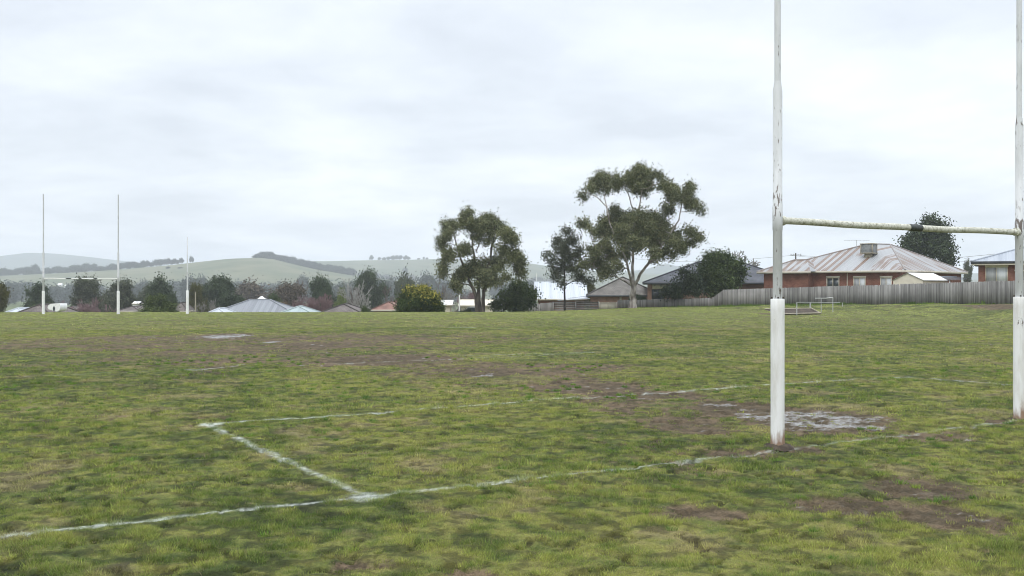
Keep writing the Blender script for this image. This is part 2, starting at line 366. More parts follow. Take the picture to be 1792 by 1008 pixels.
def line_mask(x, y):
    r = np.hypot(x, y); m = np.zeros(x.shape)
    wob = (fbm(x, y, .5, 3, 21) - .5); sp = fbm(x, y, .07, 3, 22, .7)
    for a, b, wid, inten, fade, sd_ in LINES:
        d = b - a; L = d @ d; t = np.clip(((x - a[0]) * d[0] + (y - a[1]) * d[1]) / L, 0, 1)
        q = np.hypot(x - (a[0] + t * d[0]), y - (a[1] + t * d[1])) + wob * .07
        core = 1 - smooth((q - wid * .05) / (wid * 1.1))
        brk = .52 + .48 * smooth((fbm(x, y, .9, 4, 30 + sd_, .65) - fade + .18) / .22)
        if sd_ == 1: brk = .3 + .7 * brk
        brk = brk * (.35 + .65 * smooth((sp - .40) / .2))
        m = np.maximum(m, core * brk * inten * .72)
    q = np.hypot((x - A_[0]) * 1.0, (y - A_[1]) * .8)
    m = np.maximum(m, .58 * (1 - smooth((q - .05) / .20)) * (.5 + .5 * smooth((sp - .4) / .15)))
    q = np.hypot(x - B_[0] - .05, (y - B_[1])); m = np.maximum(m, .6 * (1 - smooth((q - .08) / .2)))
    return m
# mud: photo centre, radii in px on the ground, strength, wetness
MUD = [(1420, 731, 175, 26, 1.25, .95), (1290, 714, 130, 22, 1.1, .3), (1130, 691, 130, 11, 1.0, .15), (1205, 742, 130, 22, .85, .1), (1650, 762, 110, 14, .62, .5),
       (1290, 792, 75, 10, .85, .15), (1415, 786, 60, 13, .9, .0), (1750, 737, 40, 9, .8, .2), (1620, 857, 140, 28, 1.15, .45), (1660, 905, 130, 32, 1.1, .45), (1490, 885, 160, 24, 1.0, .4),
       (1230, 895, 120, 20, .62, .15), (1700, 930, 90, 22, .5, .1), (650, 982, 70, 12, .42, .1), (820, 1000, 60, 14, .4, .1), (1500, 1000, 150, 14, .35, .1),
       (400, 587, 75, 7, 1.1, .95), (476, 597, 22, 3.5, 1.0, .95), (560, 602, 110, 8, .82, .1), (610, 588, 90, 5, .55, .05), (240, 589, 60, 5, .6, .2), (680, 629, 180, 15, .95, .12),
       (745, 612, 90, 7, .5, .05), (855, 651, 120, 12, .95, .1), (858, 655, 24, 4, 1.2, 1.0), (1040, 677, 130, 15, .9, .08), (1000, 662, 100, 10, .5, .05), (420, 615, 360, 34, .55, 0), (180, 600, 260, 26, .5, 0), (620, 592, 420, 18, .5, 0),
       (860, 645, 300, 26, .55, 0), (1160, 705, 210, 34, .52, 0), (560, 603, 120, 7, .9, 0), (330, 592, 160, 7, .7, 0), (1390, 547, 30, 4, 1.0, .1), (1345, 549, 26, 3, .7, 0), (1770, 556, 45, 9, .85, .0), (380, 640, 90, 8, .5, 0), (250, 625, 90, 10, .5, 0)]
MUDW = []
for px, py, rx, ry, s_, wt in MUD:
    c = G(px, py); Zc = c[1]; MUDW.append((c[0], c[1], rx / F * Zc, Zc * Zc / (F * H) * ry, s_, wt))
def pit_mask(x, y):
    return smooth((fbm(x, y, .26, 3, 90, .6) - .635) / .06)
def mud_mask(x, y):
    r = np.hypot(x, y)
    n1 = fbm(x, y, 1.6, 4, 40, .6); n2 = fbm(x, y, .28, 3, 41, .6); n3 = fbm(x, y * .35, 4.5, 3, 44)
    m = np.zeros(x.shape); wet = np.zeros(x.shape)
    for cx, cy, rx, ry, s_, wt in MUDW:
        q = np.sqrt(((x - cx) / rx) ** 2 + ((y - cy) / ry) ** 2)
        v = s_ * (1 - smooth((q - .25) / .95))
        m = np.maximum(m, v); wet = np.maximum(wet, wt * (1 - smooth((q - .2) / .8)))
    n5 = fbm(x, y, .13, 3, 42, .65)
    k = m * 1.45 + (n1 - .5) * 1.5 + (n2 - .5) * 1.3 + (n5 - .5) * .7 - .34
    mud = smooth(k / .6) * smooth(m / .12)
    gen = smooth((n1 * .32 + n2 * .34 + n5 * .34 + (n3 - .5) * .3 - .60) / .10) * .8       # scattered bare spots
    mud = np.maximum(mud, gen * (r < 140))
    w1 = fbm(x * .6, y, .42, 5, 47, .72)
    wetm = smooth((wet * 1.12 + (w1 - .5) * 3.2 - .68) / .35) * np.clip(mud * 1.3, 0, 1)
    return mud, wetm, m
GD, GM, GY, GS = (np.array(c) for c in ((.094, .138, .032), (.188, .233, .055), (.292, .312, .078), (.38, .32, .16)))
def clump(x, y):
    return smooth((fbm(x, y, .125, 3, 95, .6) - .33) / .26)
def grass_colour(x, y, rnd=None):
    a = fbm(x, y, 2.0, 4, 50, .65); b = fbm(x, y, .26, 4, 51, .75); c = fbm(x, y * .4, 9.0, 3, 52)
    r = np.hypot(x, y)
    t = np.clip((a - .5) * 1.25 + (b - .5) * 2.4 + .5 + (c - .5) * .7, 0, 1)
    if rnd is not None: t = np.clip(t + (rnd - .5) * .8, 0, 1)
    t = t[:, None]
    col = np.where(t < .5, GD + (GM - GD) * (t * 2), GM + (GY - GM) * (t * 2 - 1))
    st = smooth((fbm(x, y, 1.1, 4, 55, .65) - .56) / .16)[:, None] * .5
    col = col * (1 - st) + GS * st
    bz_ = (bank_zone(x, y) * smooth((fbm(x, y * .6, 2.2, 4, 58, .65) - .47) / .12))[:, None] * .6  # rank dark grass patches; their colour also carries the bank slope's shade
    far = smooth((r - 45) / 45)[:, None] * .75
    col = col * (1 - far) + np.array((.310, .365, .098)) * far * (0.82 + .36 * fbm(x, y * .25, 6, 3, 57)[:, None])
    bl_ = bank_zone(x, y)[:, None] * .5; col = col * (1 - bl_) + np.array((.34, .40, .10)) * bl_
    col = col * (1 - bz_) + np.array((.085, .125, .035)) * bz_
    return col

def make_ground():
    rr = [0.0]; r = .6
    while r < 5: rr.append(r); r *= 1.25
    r = 5.0
    while r < 122: rr.append(r); r *= 1.0042
    while r < 900: rr.append(r); r *= 1.02
    while r < 4700: rr.append(r); r *= 1.08
    rr.append(5000.0)
    rr = np.array(rr)
    th = np.concatenate([np.linspace(-math.pi, -.64, 44)[:-1], np.linspace(-.64, .64, 940), np.linspace(.64, math.pi, 44)[1:-1]])
    R, T = np.meshgrid(rr[1:], th, indexing='ij'); x = (R * np.sin(T)).ravel(); y = (R * np.cos(T)).ravel()
    z = height(x, y); nr, ntn = R.shape
    mud, wet, mm = mud_mask(x, y); z = z - .022 * mud + (.010 + .055 * mud * (wet < .6)) * (fbm(x, y, .12, 3, 60, .65) - .5) * (np.hypot(x, y) < 40)
    z = np.where(wet > .6, z - .008, z)
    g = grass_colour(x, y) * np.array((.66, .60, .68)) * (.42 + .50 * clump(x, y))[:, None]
    g = g * (1 - .45 * pit_mask(x, y))[:, None]
    mc = np.array((.118, .084, .054)) * (.35 + 1.15 * smooth((fbm(x, y, .16, 4, 62, .72) - .28) / .44))[:, None]
    mc = mc * (1 - .42 * smooth(mm - .4)[:, None])
    ex = fbm(x, y, .07, 2, 63)
    k = np.clip(mud, 0, 1)[:, None] * .95; g = g * (1 - k) + mc * k
    damp = (smooth(mm) * .45)[:, None]; g = g * (1 - damp) + np.array((.085, .068, .042)) * damp
    r_ = np.hypot(x, y)
    lm = line_mask(x, y)[:, None]; g = g * (1 - lm) + np.array((.62, .66, .60)) * lm
    rural = smooth((r_ - 130) / 200)[:, None]
    vc = np.array((.10, .125, .045)) * (.6 + .8 * fbm(x, y, 60, 4, 64))[:, None]
    g = g * (1 - rural) + vc * rural
    V = np.c_[x, y, z]; V = np.vstack([V, (0, 0, float(height(np.array([0.]), np.array([0.]))[0]))]); g = np.vstack([g, (.1, .13, .04)])
    wet = np.append(wet, 0); mudA = np.append(mud, 0)
    i = np.arange(nr - 1)[:, None] * ntn; j = np.arange(ntn)[None]; k = (j + 1) % ntn
    q = np.stack([i + j, i + ntn + j, i + ntn + k, i + k], -1).reshape(-1, 4)[:, ::-1]
    c = len(V) - 1; jj = np.arange(ntn); tri = np.c_[np.full(ntn, c), (jj + 1) % ntn, jj]
    m, t, b, a = attr_mat('turf_and_mud', .9)
    geo = N(t, 'ShaderNodeNewGeometry')
    nn = N(t, 'ShaderNodeTexNoise', Scale=38.0, Detail=4.0, Roughness=.7); t.links.new(geo.outputs['Position'], nn.inputs['Vector'])
    t.links.new(mixc(t, 1.0, a.outputs['Color'], ramp(t, nn.outputs[0], [(0.3, .55), (0.7, 1.4)]), 'MULTIPLY'), b.inputs['Base Color'])
    aw = N(t, 'ShaderNodeAttribute'); aw.attribute_name = 'wet'
    wv = N(t, 'ShaderNodeTexNoise', Scale=9.0, Detail=4.0); t.links.new(geo.outputs['Position'], wv.inputs['Vector'])
    wf = math_node(t, 'MULTIPLY', aw.outputs['Fac'], ramp(t, wv.outputs[0], [(.38, .35), (.55, 1.0)]))
    t.links.new(ramp(t, wf, [(0, .92), (.55, .35), (.9, .06)]), b.inputs['Roughness'])
    t.links.new(ramp(t, wf, [(0, .15), (1, .75)]), b.inputs['Specular IOR Level'])
    bp = N(t, 'ShaderNodeBump', Distance=.03); t.links.new(nn.outputs[0], bp.inputs['Height'])
    t.links.new(ramp(t, wf, [(0, .7), (.7, .22), (1, .06)]), bp.inputs['Strength']); t.links.new(bp.outputs[0], b.inputs['Normal'])
    me = np_mesh('ground', V, [q[:, ::-1], tri[:, ::-1]], m, col=g, tone={'wet': wet, 'mud': mudA}, smooth_=True)
    link('ground', me, kind='structure')
make_ground()

# ------------------------------------------------------------------ grass blades
def make_grass():
    rng = np.random.default_rng(7)
    Vs, Cs = [], []
    def band(r0, r1, dens, nb, hgt, wid, spread, power=0.0):
        ang = .60; area = ang * (r1 * r1 - r0 * r0); n = int(area * dens)
        r = np.sqrt(rng.uniform(r0 * r0, r1 * r1, n)); t = rng.uniform(-ang, ang, n)
        x = r * np.sin(t); y = r * np.cos(t)
        mud, wet, mm = mud_mask(x, y)
        bare = np.clip(mud * 1.1 + mm * .18, 0, 1); keep = rng.random(n) > bare ** .7 * .97
        x, y = x[keep], y[keep]; mm = mm[keep]; n = len(x)
        cl = fbm(x, y, .24, 4, 70, .7); cl2 = fbm(x, y, 1.3, 3, 71, .6)
        gap = clump(x, y) * smooth((cl - .30) / .12); k2 = rng.random(n) < .25 + .75 * gap
        x, y, mm, cl, cl2 = x[k2], y[k2], mm[k2], cl[k2], cl2[k2]; n = len(x); tr_ = rng.random(n)
        pm = pit_mask(x, y); hs = (1 - .7 * pm) * (.5 + .6 * clump(x, y)) * (.55 + 1.7 * smooth((cl - .45) / .22) * (.3 + cl2)) * hgt * (1 - .35 * np.clip(mm, 0, 1))
        z = height(x, y) - .012
        K = n * nb; idx = np.repeat(np.arange(n), nb)
        a = rng.uniform(0, 2 * math.pi, K); rad = np.sqrt(rng.random(K)) * spread
        bx = x[idx] + np.cos(a) * rad; by = y[idx] + np.sin(a) * rad; bz = z[idx]
        hh = hs[idx] * rng.uniform(.5, 1.25, K)
        la = a + rng.normal(0, .9, K); lean = hh * rng.uniform(.25, 1.25, K)
        wa = rng.uniform(0, math.pi, K); ww = wid * rng.uniform(.6, 1.3, K) / 2
        v0 = np.c_[bx - np.cos(wa) * ww, by - np.sin(wa) * ww, bz]; v1 = np.c_[bx + np.cos(wa) * ww, by + np.sin(wa) * ww, bz]
        tip = np.c_[bx + np.cos(la) * lean, by + np.sin(la) * lean, bz + .012 + hh]
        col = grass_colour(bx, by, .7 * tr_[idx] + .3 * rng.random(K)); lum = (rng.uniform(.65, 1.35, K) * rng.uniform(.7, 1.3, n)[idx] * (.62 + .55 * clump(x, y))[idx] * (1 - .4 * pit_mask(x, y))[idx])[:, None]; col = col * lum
        dead = rng.random(K) < .06; col[dead] = np.array((.30, .25, .13))
        lm = line_mask(bx, by); lm = (lm * rng.uniform(.5, 1.25, K)).clip(0, 1)[:, None]; col = col * (1 - lm) + np.array((.64, .69, .62)) * lm
        Vs.append(np.stack([v0, v1, tip], 1).reshape(-1, 3)); Cs.append(np.repeat(col, 3, 0))
    band(6.4, 11, 950, 15, .020, .0050, .045)
    band(11, 18, 440, 13, .022, .008, .06)
    band(18, 30, 175, 11, .024, .013, .10)
    band(30, 55, 48, 10, .026, .024, .17)
    band(55, 120, 8, 9, .028, .050, .32)
    n = 1500; r = np.sqrt(rng.uniform(49, 1100, n)); t = rng.uniform(-.58, .58, n); x = r * np.sin(t); y = r * np.cos(t)   # lusher tufts
    k3 = rng.random(n) < smooth((fbm(x, y, 3.0, 3, 110) - .42) / .2); x, y, r = x[k3], y[k3], r[k3]; n = len(x)
    nb = 60; idx = np.repeat(np.arange(n), nb); K = n * nb; sz = rng.uniform(.6, 1.5, n)[idx]; z = height(x, y) - .012
    a = rng.uniform(0, 6.28, K); rd = np.abs(rng.normal(0, .045, K)) * sz; bx = x[idx] + np.cos(a) * rd; by = y[idx] + np.sin(a) * rd; hh = .045 * sz * rng.uniform(.5, 1.2, K) * np.exp(-(rd / .09) ** 2)
    wa = rng.uniform(0, math.pi, K); ww = .0032 * (r[idx] / 10) ** .8; tip = np.c_[bx + np.cos(a) * hh * .8, by + np.sin(a) * hh * .8, z[idx] + .012 + hh]
    v0 = np.c_[bx - np.cos(wa) * ww, by - np.sin(wa) * ww, z[idx]]; v1 = np.c_[bx + np.cos(wa) * ww, by + np.sin(wa) * ww, z[idx]]
    tc_ = np.array([(.10, .19, .035), (.16, .27, .045), (.24, .31, .06)])[rng.integers(0, 3, n)][idx] * rng.uniform(.7, 1.25, K)[:, None]
    Vs.append(np.stack([v0, v1, tip], 1).reshape(-1, 3)); Cs.append(np.repeat(tc_, 3, 0))
    for a, b2, n, hg in ((FENCE[1], FENCE[4], 260, .16), (FENCE[4], FENCE[5], 260, .2), (FENCE[5], FENCE[6], 420, .25), (FENCE[6], FENCE[7], 420, .28), (FENCE[7], FENCE[8], 200, .2)):
        t = rng.random(n); d = (b2 - a)[:2]; d = d / np.linalg.norm(d); nn = np.array((d[1], -d[0])); nn = nn if nn[1] < 0 else -nn
        off = .12 + rng.exponential(.22, n); x = a[0] + (b2[0] - a[0]) * t + nn[0] * off; y = a[1] + (b2[1] - a[1]) * t + nn[1] * off
        nb = 16; idx = np.repeat(np.arange(n), nb); K = n * nb; hs = hg * rng.uniform(.3, 1.3, n) * (fbm(x, y, 2.5, 3, 97) * 2.2 - .3).clip(.15, 2); z = height(x, y) - .03
        bx = x[idx] + rng.normal(0, .10, K); by = y[idx] + rng.normal(0, .10, K); hh = hs[idx] * rng.uniform(.5, 1.2, K); wa = rng.uniform(0, math.pi, K); ww = .022
        v0 = np.c_[bx - np.cos(wa) * ww, by - np.sin(wa) * ww, z[idx]]; v1 = np.c_[bx + np.cos(wa) * ww, by + np.sin(wa) * ww, z[idx]]; tip = np.c_[bx + rng.normal(0, .08, K), by + rng.normal(0, .08, K), z[idx] + hh]
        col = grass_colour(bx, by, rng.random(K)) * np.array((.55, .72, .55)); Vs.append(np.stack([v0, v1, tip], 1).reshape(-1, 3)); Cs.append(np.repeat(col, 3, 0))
    V = np.vstack(Vs); C = np.vstack(Cs); f = np.arange(len(V)).reshape(-1, 3)
    m, t, b, a = attr_mat('grass_blades', .7); b.inputs['Specular IOR Level'].default_value = .2
    tr = N(t, 'ShaderNodeBsdfTranslucent'); t.links.new(a.outputs['Color'], tr.inputs[0])
    mx = N(t, 'ShaderNodeMixShader'); mx.inputs[0].default_value = .35; out = t.nodes['Material Output']
    t.links.new(b.outputs[0], mx.inputs[1]); t.links.new(tr.outputs[0], mx.inputs[2]); t.links.new(mx.outputs[0], out.inputs['Surface'])
    me = np_mesh('grass', V, [f], m, col=C)
    link('grass', me, None, 'short worn green and yellowish grass blades covering the muddy playing field', 'grass', kind='stuff')
make_grass()

# ------------------------------------------------------------------ hills
def hill(name, R, W, prof, zb, c1, c2, tex=40., wfront=None):
    xs = [p[0] for p in prof]; ys = [p[1] for p in prof]
    wf = wfront or W
    def crest(px): return H + (CY - np.interp(px, xs, ys)) / F * R
    def zf(x, y):
        az = np.arctan2(x, y); px = CX + F * np.tan(np.clip(az, -1.1, 1.1)); r = np.hypot(x, y) * np.cos(az)
        c = crest(px); u = (r - R) / np.where(r < R, wf, W)
        s = 1 - smooth(np.abs(u)) ; bmp = (fbm(x, y, R * .09, 4, int(R) % 97) - .5) * R * .006 * (np.abs(u) ** .5)
        return zb + (c - zb) * s + bmp
    az = np.linspace(-1.0, 0.95, 420); u = np.concatenate([np.linspace(-1, 0, 60), np.linspace(0, 1, 16)[1:]])
    rr = np.where(u < 0, R + u * wf, R + u * W)
    A, U = np.meshgrid(az, rr, indexing='ij'); x = (U * np.tan(A)).ravel(); y = U.ravel()
    z = zf(x, y); nu = len(u)
    i = np.arange(len(az) - 1)[:, None] * nu; j = np.arange(nu - 1)[None]
    q = np.stack([i + j, i + nu + j, i + nu + j + 1, i + j + 1], -1).reshape(-1, 4)
    m, t, b = new_mat(name + '_surface', .95)
    geo = N(t, 'ShaderNodeNewGeometry'); n = N(t, 'ShaderNodeTexNoise', Scale=1 / tex, Detail=8.0, Roughness=.6); t.links.new(geo.outputs['Position'], n.inputs['Vector'])
    t.links.new(ramp(t, n.outputs[0], [(.35, c1), (.65, c2)]), b.inputs['Base Color'])
    link(name, np_mesh(name, np.c_[x, y, z], [q[:, ::-1]], m, smooth_=True), kind='structure')
    return zf
HA, HB, HM, HN = 1500., 2300., 3600., 3200.
hillA = hill('hill', HA, 300, [(-3000, 480), (-600, 474), (-200, 478), (0, 483), (150, 476), (215, 472), (250, 469), (300, 464), (345, 459), (400, 453.5), (450, 451.5), (480, 454), (520, 464), (560, 473), (600, 479), (640, 485), (700, 490), (800, 496), (1000, 500), (3500, 500)], -13, (.070, .090, .042), (.145, .142, .080), 60., wfront=520)
hillB = hill('hill', HB, 350, [(-3000, 490), (0, 485), (250, 480), (380, 470), (480, 461), (540, 457.5), (700, 455.5), (770, 454), (860, 456), (920, 460), (960, 466), (1040, 474), (1150, 480), (1300, 488), (3500, 496)], -13, (.068, .086, .044), (.130, .136, .074), 70., wfront=650)
hill('mountain', HM, 500, [(-3000, 475), (-800, 468), (-300, 455), (-60, 452), (0, 448), (50, 442), (100, 444), (150, 449), (200, 455), (260, 462), (330, 470), (450, 482), (1000, 497), (3500, 497)], -13, (.05, .068, .05), (.07, .088, .06), 150.)
hill('mountain', HN, 400, [(-3000, 499), (900, 497), (1000, 486), (1060, 479), (1100, 475), (1130, 472), (1150, 465), (1165, 461.5), (1185, 466), (1210, 471), (1260, 479), (1350, 486), (1600, 480), (2200, 470), (3500, 480)], -13, (.05, .066, .05), (.08, .096, .064), 120.)

# ------------------------------------------------------------------ trees
def leaf_cloud(lobes, dens, size, seed, clumps=1.9, flat=1.1, gold=None, shell=.5, split=6):
    """lobes (cx,cy,cz,rx,ry,rz); leaves gather in sprays spread through each lobe"""
    rng = np.random.default_rng(seed); Vs = []; Ts = []
    out = list(lobes)
    for l in lobes:      # stray sprays break the outline
        for k in range(3):
            d = rng.normal(size=3); d /= np.linalg.norm(d); f = rng.uniform(.28, .45)
            out.append(tuple(np.array(l[:3]) + d * np.array(l[3:6]) * rng.uniform(.85, 1.2)) + (l[3] * f, l[4] * f, l[5] * f))
    for l in lobes:      # thin sprays bridging neighbouring boughs
        m2 = lobes[rng.integers(0, len(lobes))]; c1, c2 = np.array(l[:3]), np.array(m2[:3])
        if 0 < np.linalg.norm(c1 - c2) < 3.2 * (l[3] + m2[3]) * .5:
            for k in range(4): out.append(tuple(c1 + (c2 - c1) * rng.uniform(.25, .75) + rng.normal(size=3) * l[3] * .25) + (l[3] * .3,) * 3)
    big = np.percentile([l[3] for l in lobes], 40); lobes = []
    for l in out:        # each bough carries several separate leaf masses
        if l[3] < big * .6 or split < 2: lobes.append(l); continue
        c = np.array(l[:3]); r = np.array(l[3:6])
        for k in range(split):
            d = rng.normal(size=3); d /= np.linalg.norm(d); q = c + d * r * rng.uniform(.35, .80)
            f = rng.uniform(.42, .66); lobes.append(tuple(q) + (r[0] * f, r[1] * f, r[2] * f * .9))
    for L in lobes:
        c = np.array(L[:3]); r = np.array(L[3:6]); vol = (r[0] * r[1] * r[2]) ** (1 / 3.)
        nc = max(4, int(dens * clumps * (vol / size) ** 2 * 1.0))
        d = rng.normal(size=(nc, 3)); d /= np.linalg.norm(d, axis=1)[:, None]
        d[:, 2] = np.where(d[:, 2] < -.35, d[:, 2] * .6, d[:, 2])
        cc = c + d * r * (rng.random(nc) ** shell)[:, None]
        per = 9; cs = rng.uniform(.55, 1.25, nc) * size * 1.5
        idx = np.repeat(np.arange(nc), per); K = len(idx)
        p = cc[idx] + rng.normal(size=(K, 3)) * cs[idx][:, None] * np.array((1, 1, flat))
        a = rng.uniform(0, 2 * math.pi, K); dr = rng.uniform(-1.3, .5, K)
        u = np.c_[np.cos(a) * np.cos(dr), np.sin(a) * np.cos(dr), np.sin(dr)]
        v = np.cross(u, rng.normal(size=(K, 3))); v /= np.linalg.norm(v, axis=1)[:, None] + 1e-9
        s = size * rng.uniform(.5, 1.15, K)[:, None]
        q = np.stack([p - u * s * .6, p + v * s * .42, p + u * s * .6, p - v * s * .42], 1)
        lt = rng.uniform(.12, .5) ; ct = rng.uniform(-.15, .2, nc)
        tn = np.clip(lt + ct[idx] + rng.uniform(-.15, .2, K), 0, .75)
        if gold is not None: tn = gold(p, tn, rng)
        Vs.append(q.reshape(-1, 3)); Ts.append(np.repeat(tn, 4))
    V = np.vstack(Vs); return V, np.concatenate(Ts)
def crown_mesh(lobes, dens, size, seed, mat, **kw):
    V, T = leaf_cloud(lobes, dens, size, seed, **kw)
    return np_mesh('crown', V, [np.arange(len(V)).reshape(-1, 4)], mat, tone={'tone': T})
def curve(a, b, sag, n=6, wob=.0, rng=None):
    t = np.linspace(0, 1, n)[:, None]; p = a + (b - a) * t
    p[:, 2] += (np.sin(t[:, 0] * math.pi)) * sag
    if rng is not None and wob: p[1:-1] += rng.normal(size=(n - 2, 3)) * wob
    return p
def limb_mesh(stems, lobes, seed, mat, twigs=5, tr=.05, sides=7):
    """stems: list of (pts, r0, r1); branches reach each lobe from the nearest lower stem point"""
    rng = np.random.default_rng(seed); mb = MB(); nodes = []
    for pts, r0, r1 in stems:
        pts = np.array(pts, float); n = len(pts); t = np.linspace(0, 1, (n - 1) * 5 + 1)
        q = np.c_[[np.interp(t * (n - 1), np.arange(n), pts[:, k]) for k in range(3)]].T
        q[1:-1] += rng.normal(size=(len(q) - 2, 3)) * r0 * .12
        rad = r0 + (r1 - r0) * t ** .8
        if pts[0][2] < .3: rad = rad * (1 + .55 * np.exp(-(q[:, 2] - q[0, 2]) / (r0 * 1.8)))
        mb.tube(q, rad, sides)
        nodes += [(q[k], rad[k]) for k in range(2, len(q))]
    L = sorted(lobes, key=lambda l: l[2])
    for l in L:
        c = np.array(l[:3]); best = None
        for p, r in nodes:
            if p[2] > c[2] - .15 * l[5]: continue
            d = np.linalg.norm(p - c) + .6 * abs(np.hypot(*(p - c)[:2]) - 0) * .3
            if best is None or d < best[0]: best = (d, p, r)
        if best is None: best = (0,) + nodes[0]
        _, p, r = best; r0 = max(min(r * .62, .035 + .03 * best[0]), tr * .8)
        e = c + np.array((0, 0, .25 * l[5]))
        q = curve(p, e, rng.uniform(-.04, .10) * np.linalg.norm(e - p), 7, .04 * np.linalg.norm(e - p), rng)
        rad = np.linspace(r0, tr * .45, 7); mb.tube(q, rad, 5)
        nodes += [(q[k], rad[k]) for k in (2, 3, 4, 5)]
        for k in range(twigs):
            d = rng.normal(size=3); d /= np.linalg.norm(d); d[2] = abs(d[2]) * .8
            s = q[rng.integers(3, 7)]; mb.tube(curve(s, c + d * np.array(l[3:6]) * .85, .05, 4, .05, rng), np.linspace(tr * .5, tr * .18, 4), 4)
    return mb.mesh('trunk', mat, True)
def bare_mesh(h, wd, seed, mat, r0=.16, depth=5, spread=.55, stems=1, fine=.012, upright=.35, ktop=3, first=.28):
    rng = np.random.default_rng(seed); mb = MB(); lim = [0]
    def grow(p, d, ln, r, k):
        lim[0] += 1
        if lim[0] > 6500: return
        n = 4; pts = [p]; dd = d.copy()
        for i in range(n - 1):
            dd = dd + rng.normal(size=3) * .13; dd[2] += .04; dd /= np.linalg.norm(dd); pts.append(pts[-1] + dd * ln / (n - 1))
        mb.tube(pts, np.linspace(r, max(r * .62, fine), n), 5 if k < 3 else 3)
        if k >= depth: return
        nb = ktop if k == 0 else rng.integers(2, 5)
        for i in range(nb):
            s = pts[-1] if i < 2 else pts[rng.integers(1, n)]
            nd = dd + rng.normal(size=3) * spread; nd[2] += upright * .4; nd /= np.linalg.norm(nd)
            grow(np.array(s), nd, ln * rng.uniform(.6, .88), max(r * .6, fine), k + 1)
    for s in range(stems):
        a = rng.uniform(0, 6.28); o = np.array((math.cos(a), math.sin(a), 0)) * (.12 * (stems > 1) * wd * rng.random())
        d = np.array((math.cos(a) * .45 * (stems > 1), math.sin(a) * .45 * (stems > 1), 1.0)); d /= np.linalg.norm(d)
        grow(o - np.array((0, 0, .15)), d, h * first, r0, 0)
    V = np.vstack(mb.V); k = h / max(V[:, 2].max(), .1); kx = wd / max(np.percentile(np.abs(V[:, :2]), 98), .1)
    for v in mb.V: v[:, 2] *= k; v[:, :2] *= kx
    return mb.mesh('branches', mat, False)
def px_lobes(L, base_px, base_z, Z, ry=1.0, seed=1, dep=.5):
    rng = np.random.default_rng(seed); out = []; x0 = X_(base_px, Z); k = Z / F
    xs = [l[0] for l in L]; hw = (max(xs) - min(xs)) / 2 * k
    for px, py, rx, rz in L:
        x = X_(px, Z) - x0; z = Zt(py, Z) - base_z; room = math.sqrt(max(hw * hw - x * x * .8, 0)) * dep
        out.append((x, rng.uniform(-room, room), z, rx * k, (rx + rz) / 2 * k * ry, rz * k))
    return out
def ground_at(x, y): return float(land(np.array([x]), np.array([y]))[0])
def place_tree(name, px, Z, label, cat='tree', group=None, zoff=0.0):
    x = X_(px, Z); return empty(name, (x, Z, ground_at(x, Z) + zoff), label, cat, group)

# --- large eucalypt
Z0 = 111.; t = place_tree('eucalyptus_tree', 1107, Z0, 'tallest eucalyptus with pale trunk and open rounded clumps, standing against the low paling fence')
bz = t.location.z; k0 = Z0 / F
BIG = [(1060, 314, 19, 17), (1077, 321, 14, 13), (1043, 321, 11, 12), (1112, 315, 22, 16), (1137, 315, 17, 16), (1098, 318, 13, 11), (1120, 329, 17, 10), (1157, 326, 9, 11), (1023, 339, 7, 8), (1032, 330, 7, 7), (1182, 331, 17, 16), (1198, 347, 18, 14), (1214, 360, 12, 10), (1172, 366, 13, 11), (1228, 369, 6, 7), (1206, 330, 9, 10),
       (1090, 378, 20, 17), (1070, 396, 17, 18), (1112, 396, 22, 22), (1142, 388, 20, 17), (1160, 402, 20, 18), (1182, 412, 15, 14), (1052, 408, 12, 13), (1088, 418, 20, 18), (1122, 424, 18, 15), (1150, 424, 16, 12), (1056, 430, 12, 12), (1074, 444, 14, 14), (1021, 394, 8, 7), (1031, 402, 6, 6), (1208, 406, 10, 9), (1225, 416, 8, 9), (1214, 424, 7, 7),
       (1190, 428, 13, 11), (1172, 424, 13, 11), (1196, 436, 8, 7), (1162, 442, 11, 9), (1044, 458, 15, 13), (1062, 472, 13, 12), (1036, 442, 11, 11), (1021, 464, 9, 10), (1098, 444, 11, 10), (1138, 444, 9, 9), (1176, 447, 7, 6), (1053, 484, 7, 7), (1078, 466, 9, 8), (1012, 391, 4, 4), (1150, 455, 6, 5), (1088, 398, 16, 14), (1130, 410, 18, 14), (1105, 384, 16, 14), (1110, 430, 12, 10)]
bl = px_lobes(BIG, 1107, bz, Z0, 1.0, 4, .55)
def pl(px, py, d=0.0, bpx=1107, Z=Z0, b=None): return (X_(px, Z) - X_(bpx, Z), d, Zt(py, Z) - (bz if b is None else b))
stems = [([(0, 0, -.3), pl(1108, 520), pl(1109, 500)], .40, .28), ([pl(1109, 502), pl(1108, 470, .4), pl(1110, 440, .8), pl(1116, 400, .5), pl(1120, 360, .2), pl(1124, 330, 0)], .19, .05),
         ([pl(1107, 503), pl(1099, 475, -.6), pl(1092, 450, -1.2), pl(1078, 425, -1.0), pl(1066, 390, -.5), pl(1058, 340, .2)], .16, .05),
         ([pl(1110, 503), pl(1120, 480, -.4), pl(1135, 458, -.8), pl(1150, 440, -.8), pl(1168, 415, -.4), pl(1188, 385, 0), pl(1195, 350, 0)], .19, .05),
         ([pl(1111, 500), pl(1124, 478, .9), pl(1138, 462, 1.4), pl(1165, 440, 1.5), pl(1200, 428, 1.0)], .12, .04),
         ([pl(1106, 500), pl(1090, 490, .3), pl(1072, 480, .5), pl(1055, 470, .2)], .12, .04), ([pl(1115, 405), pl(1108, 370), pl(1100, 340), pl(1090, 320)], .09, .04), ([pl(1060, 360), pl(1045, 345), pl(1030, 338)], .06, .03)]
link('trunk', limb_mesh(stems, bl, 5, M['bark'], 5, .05), t)
link('crown', crown_mesh(bl, 2.9, .18, 6, M['L_euc'], shell=.42), t)
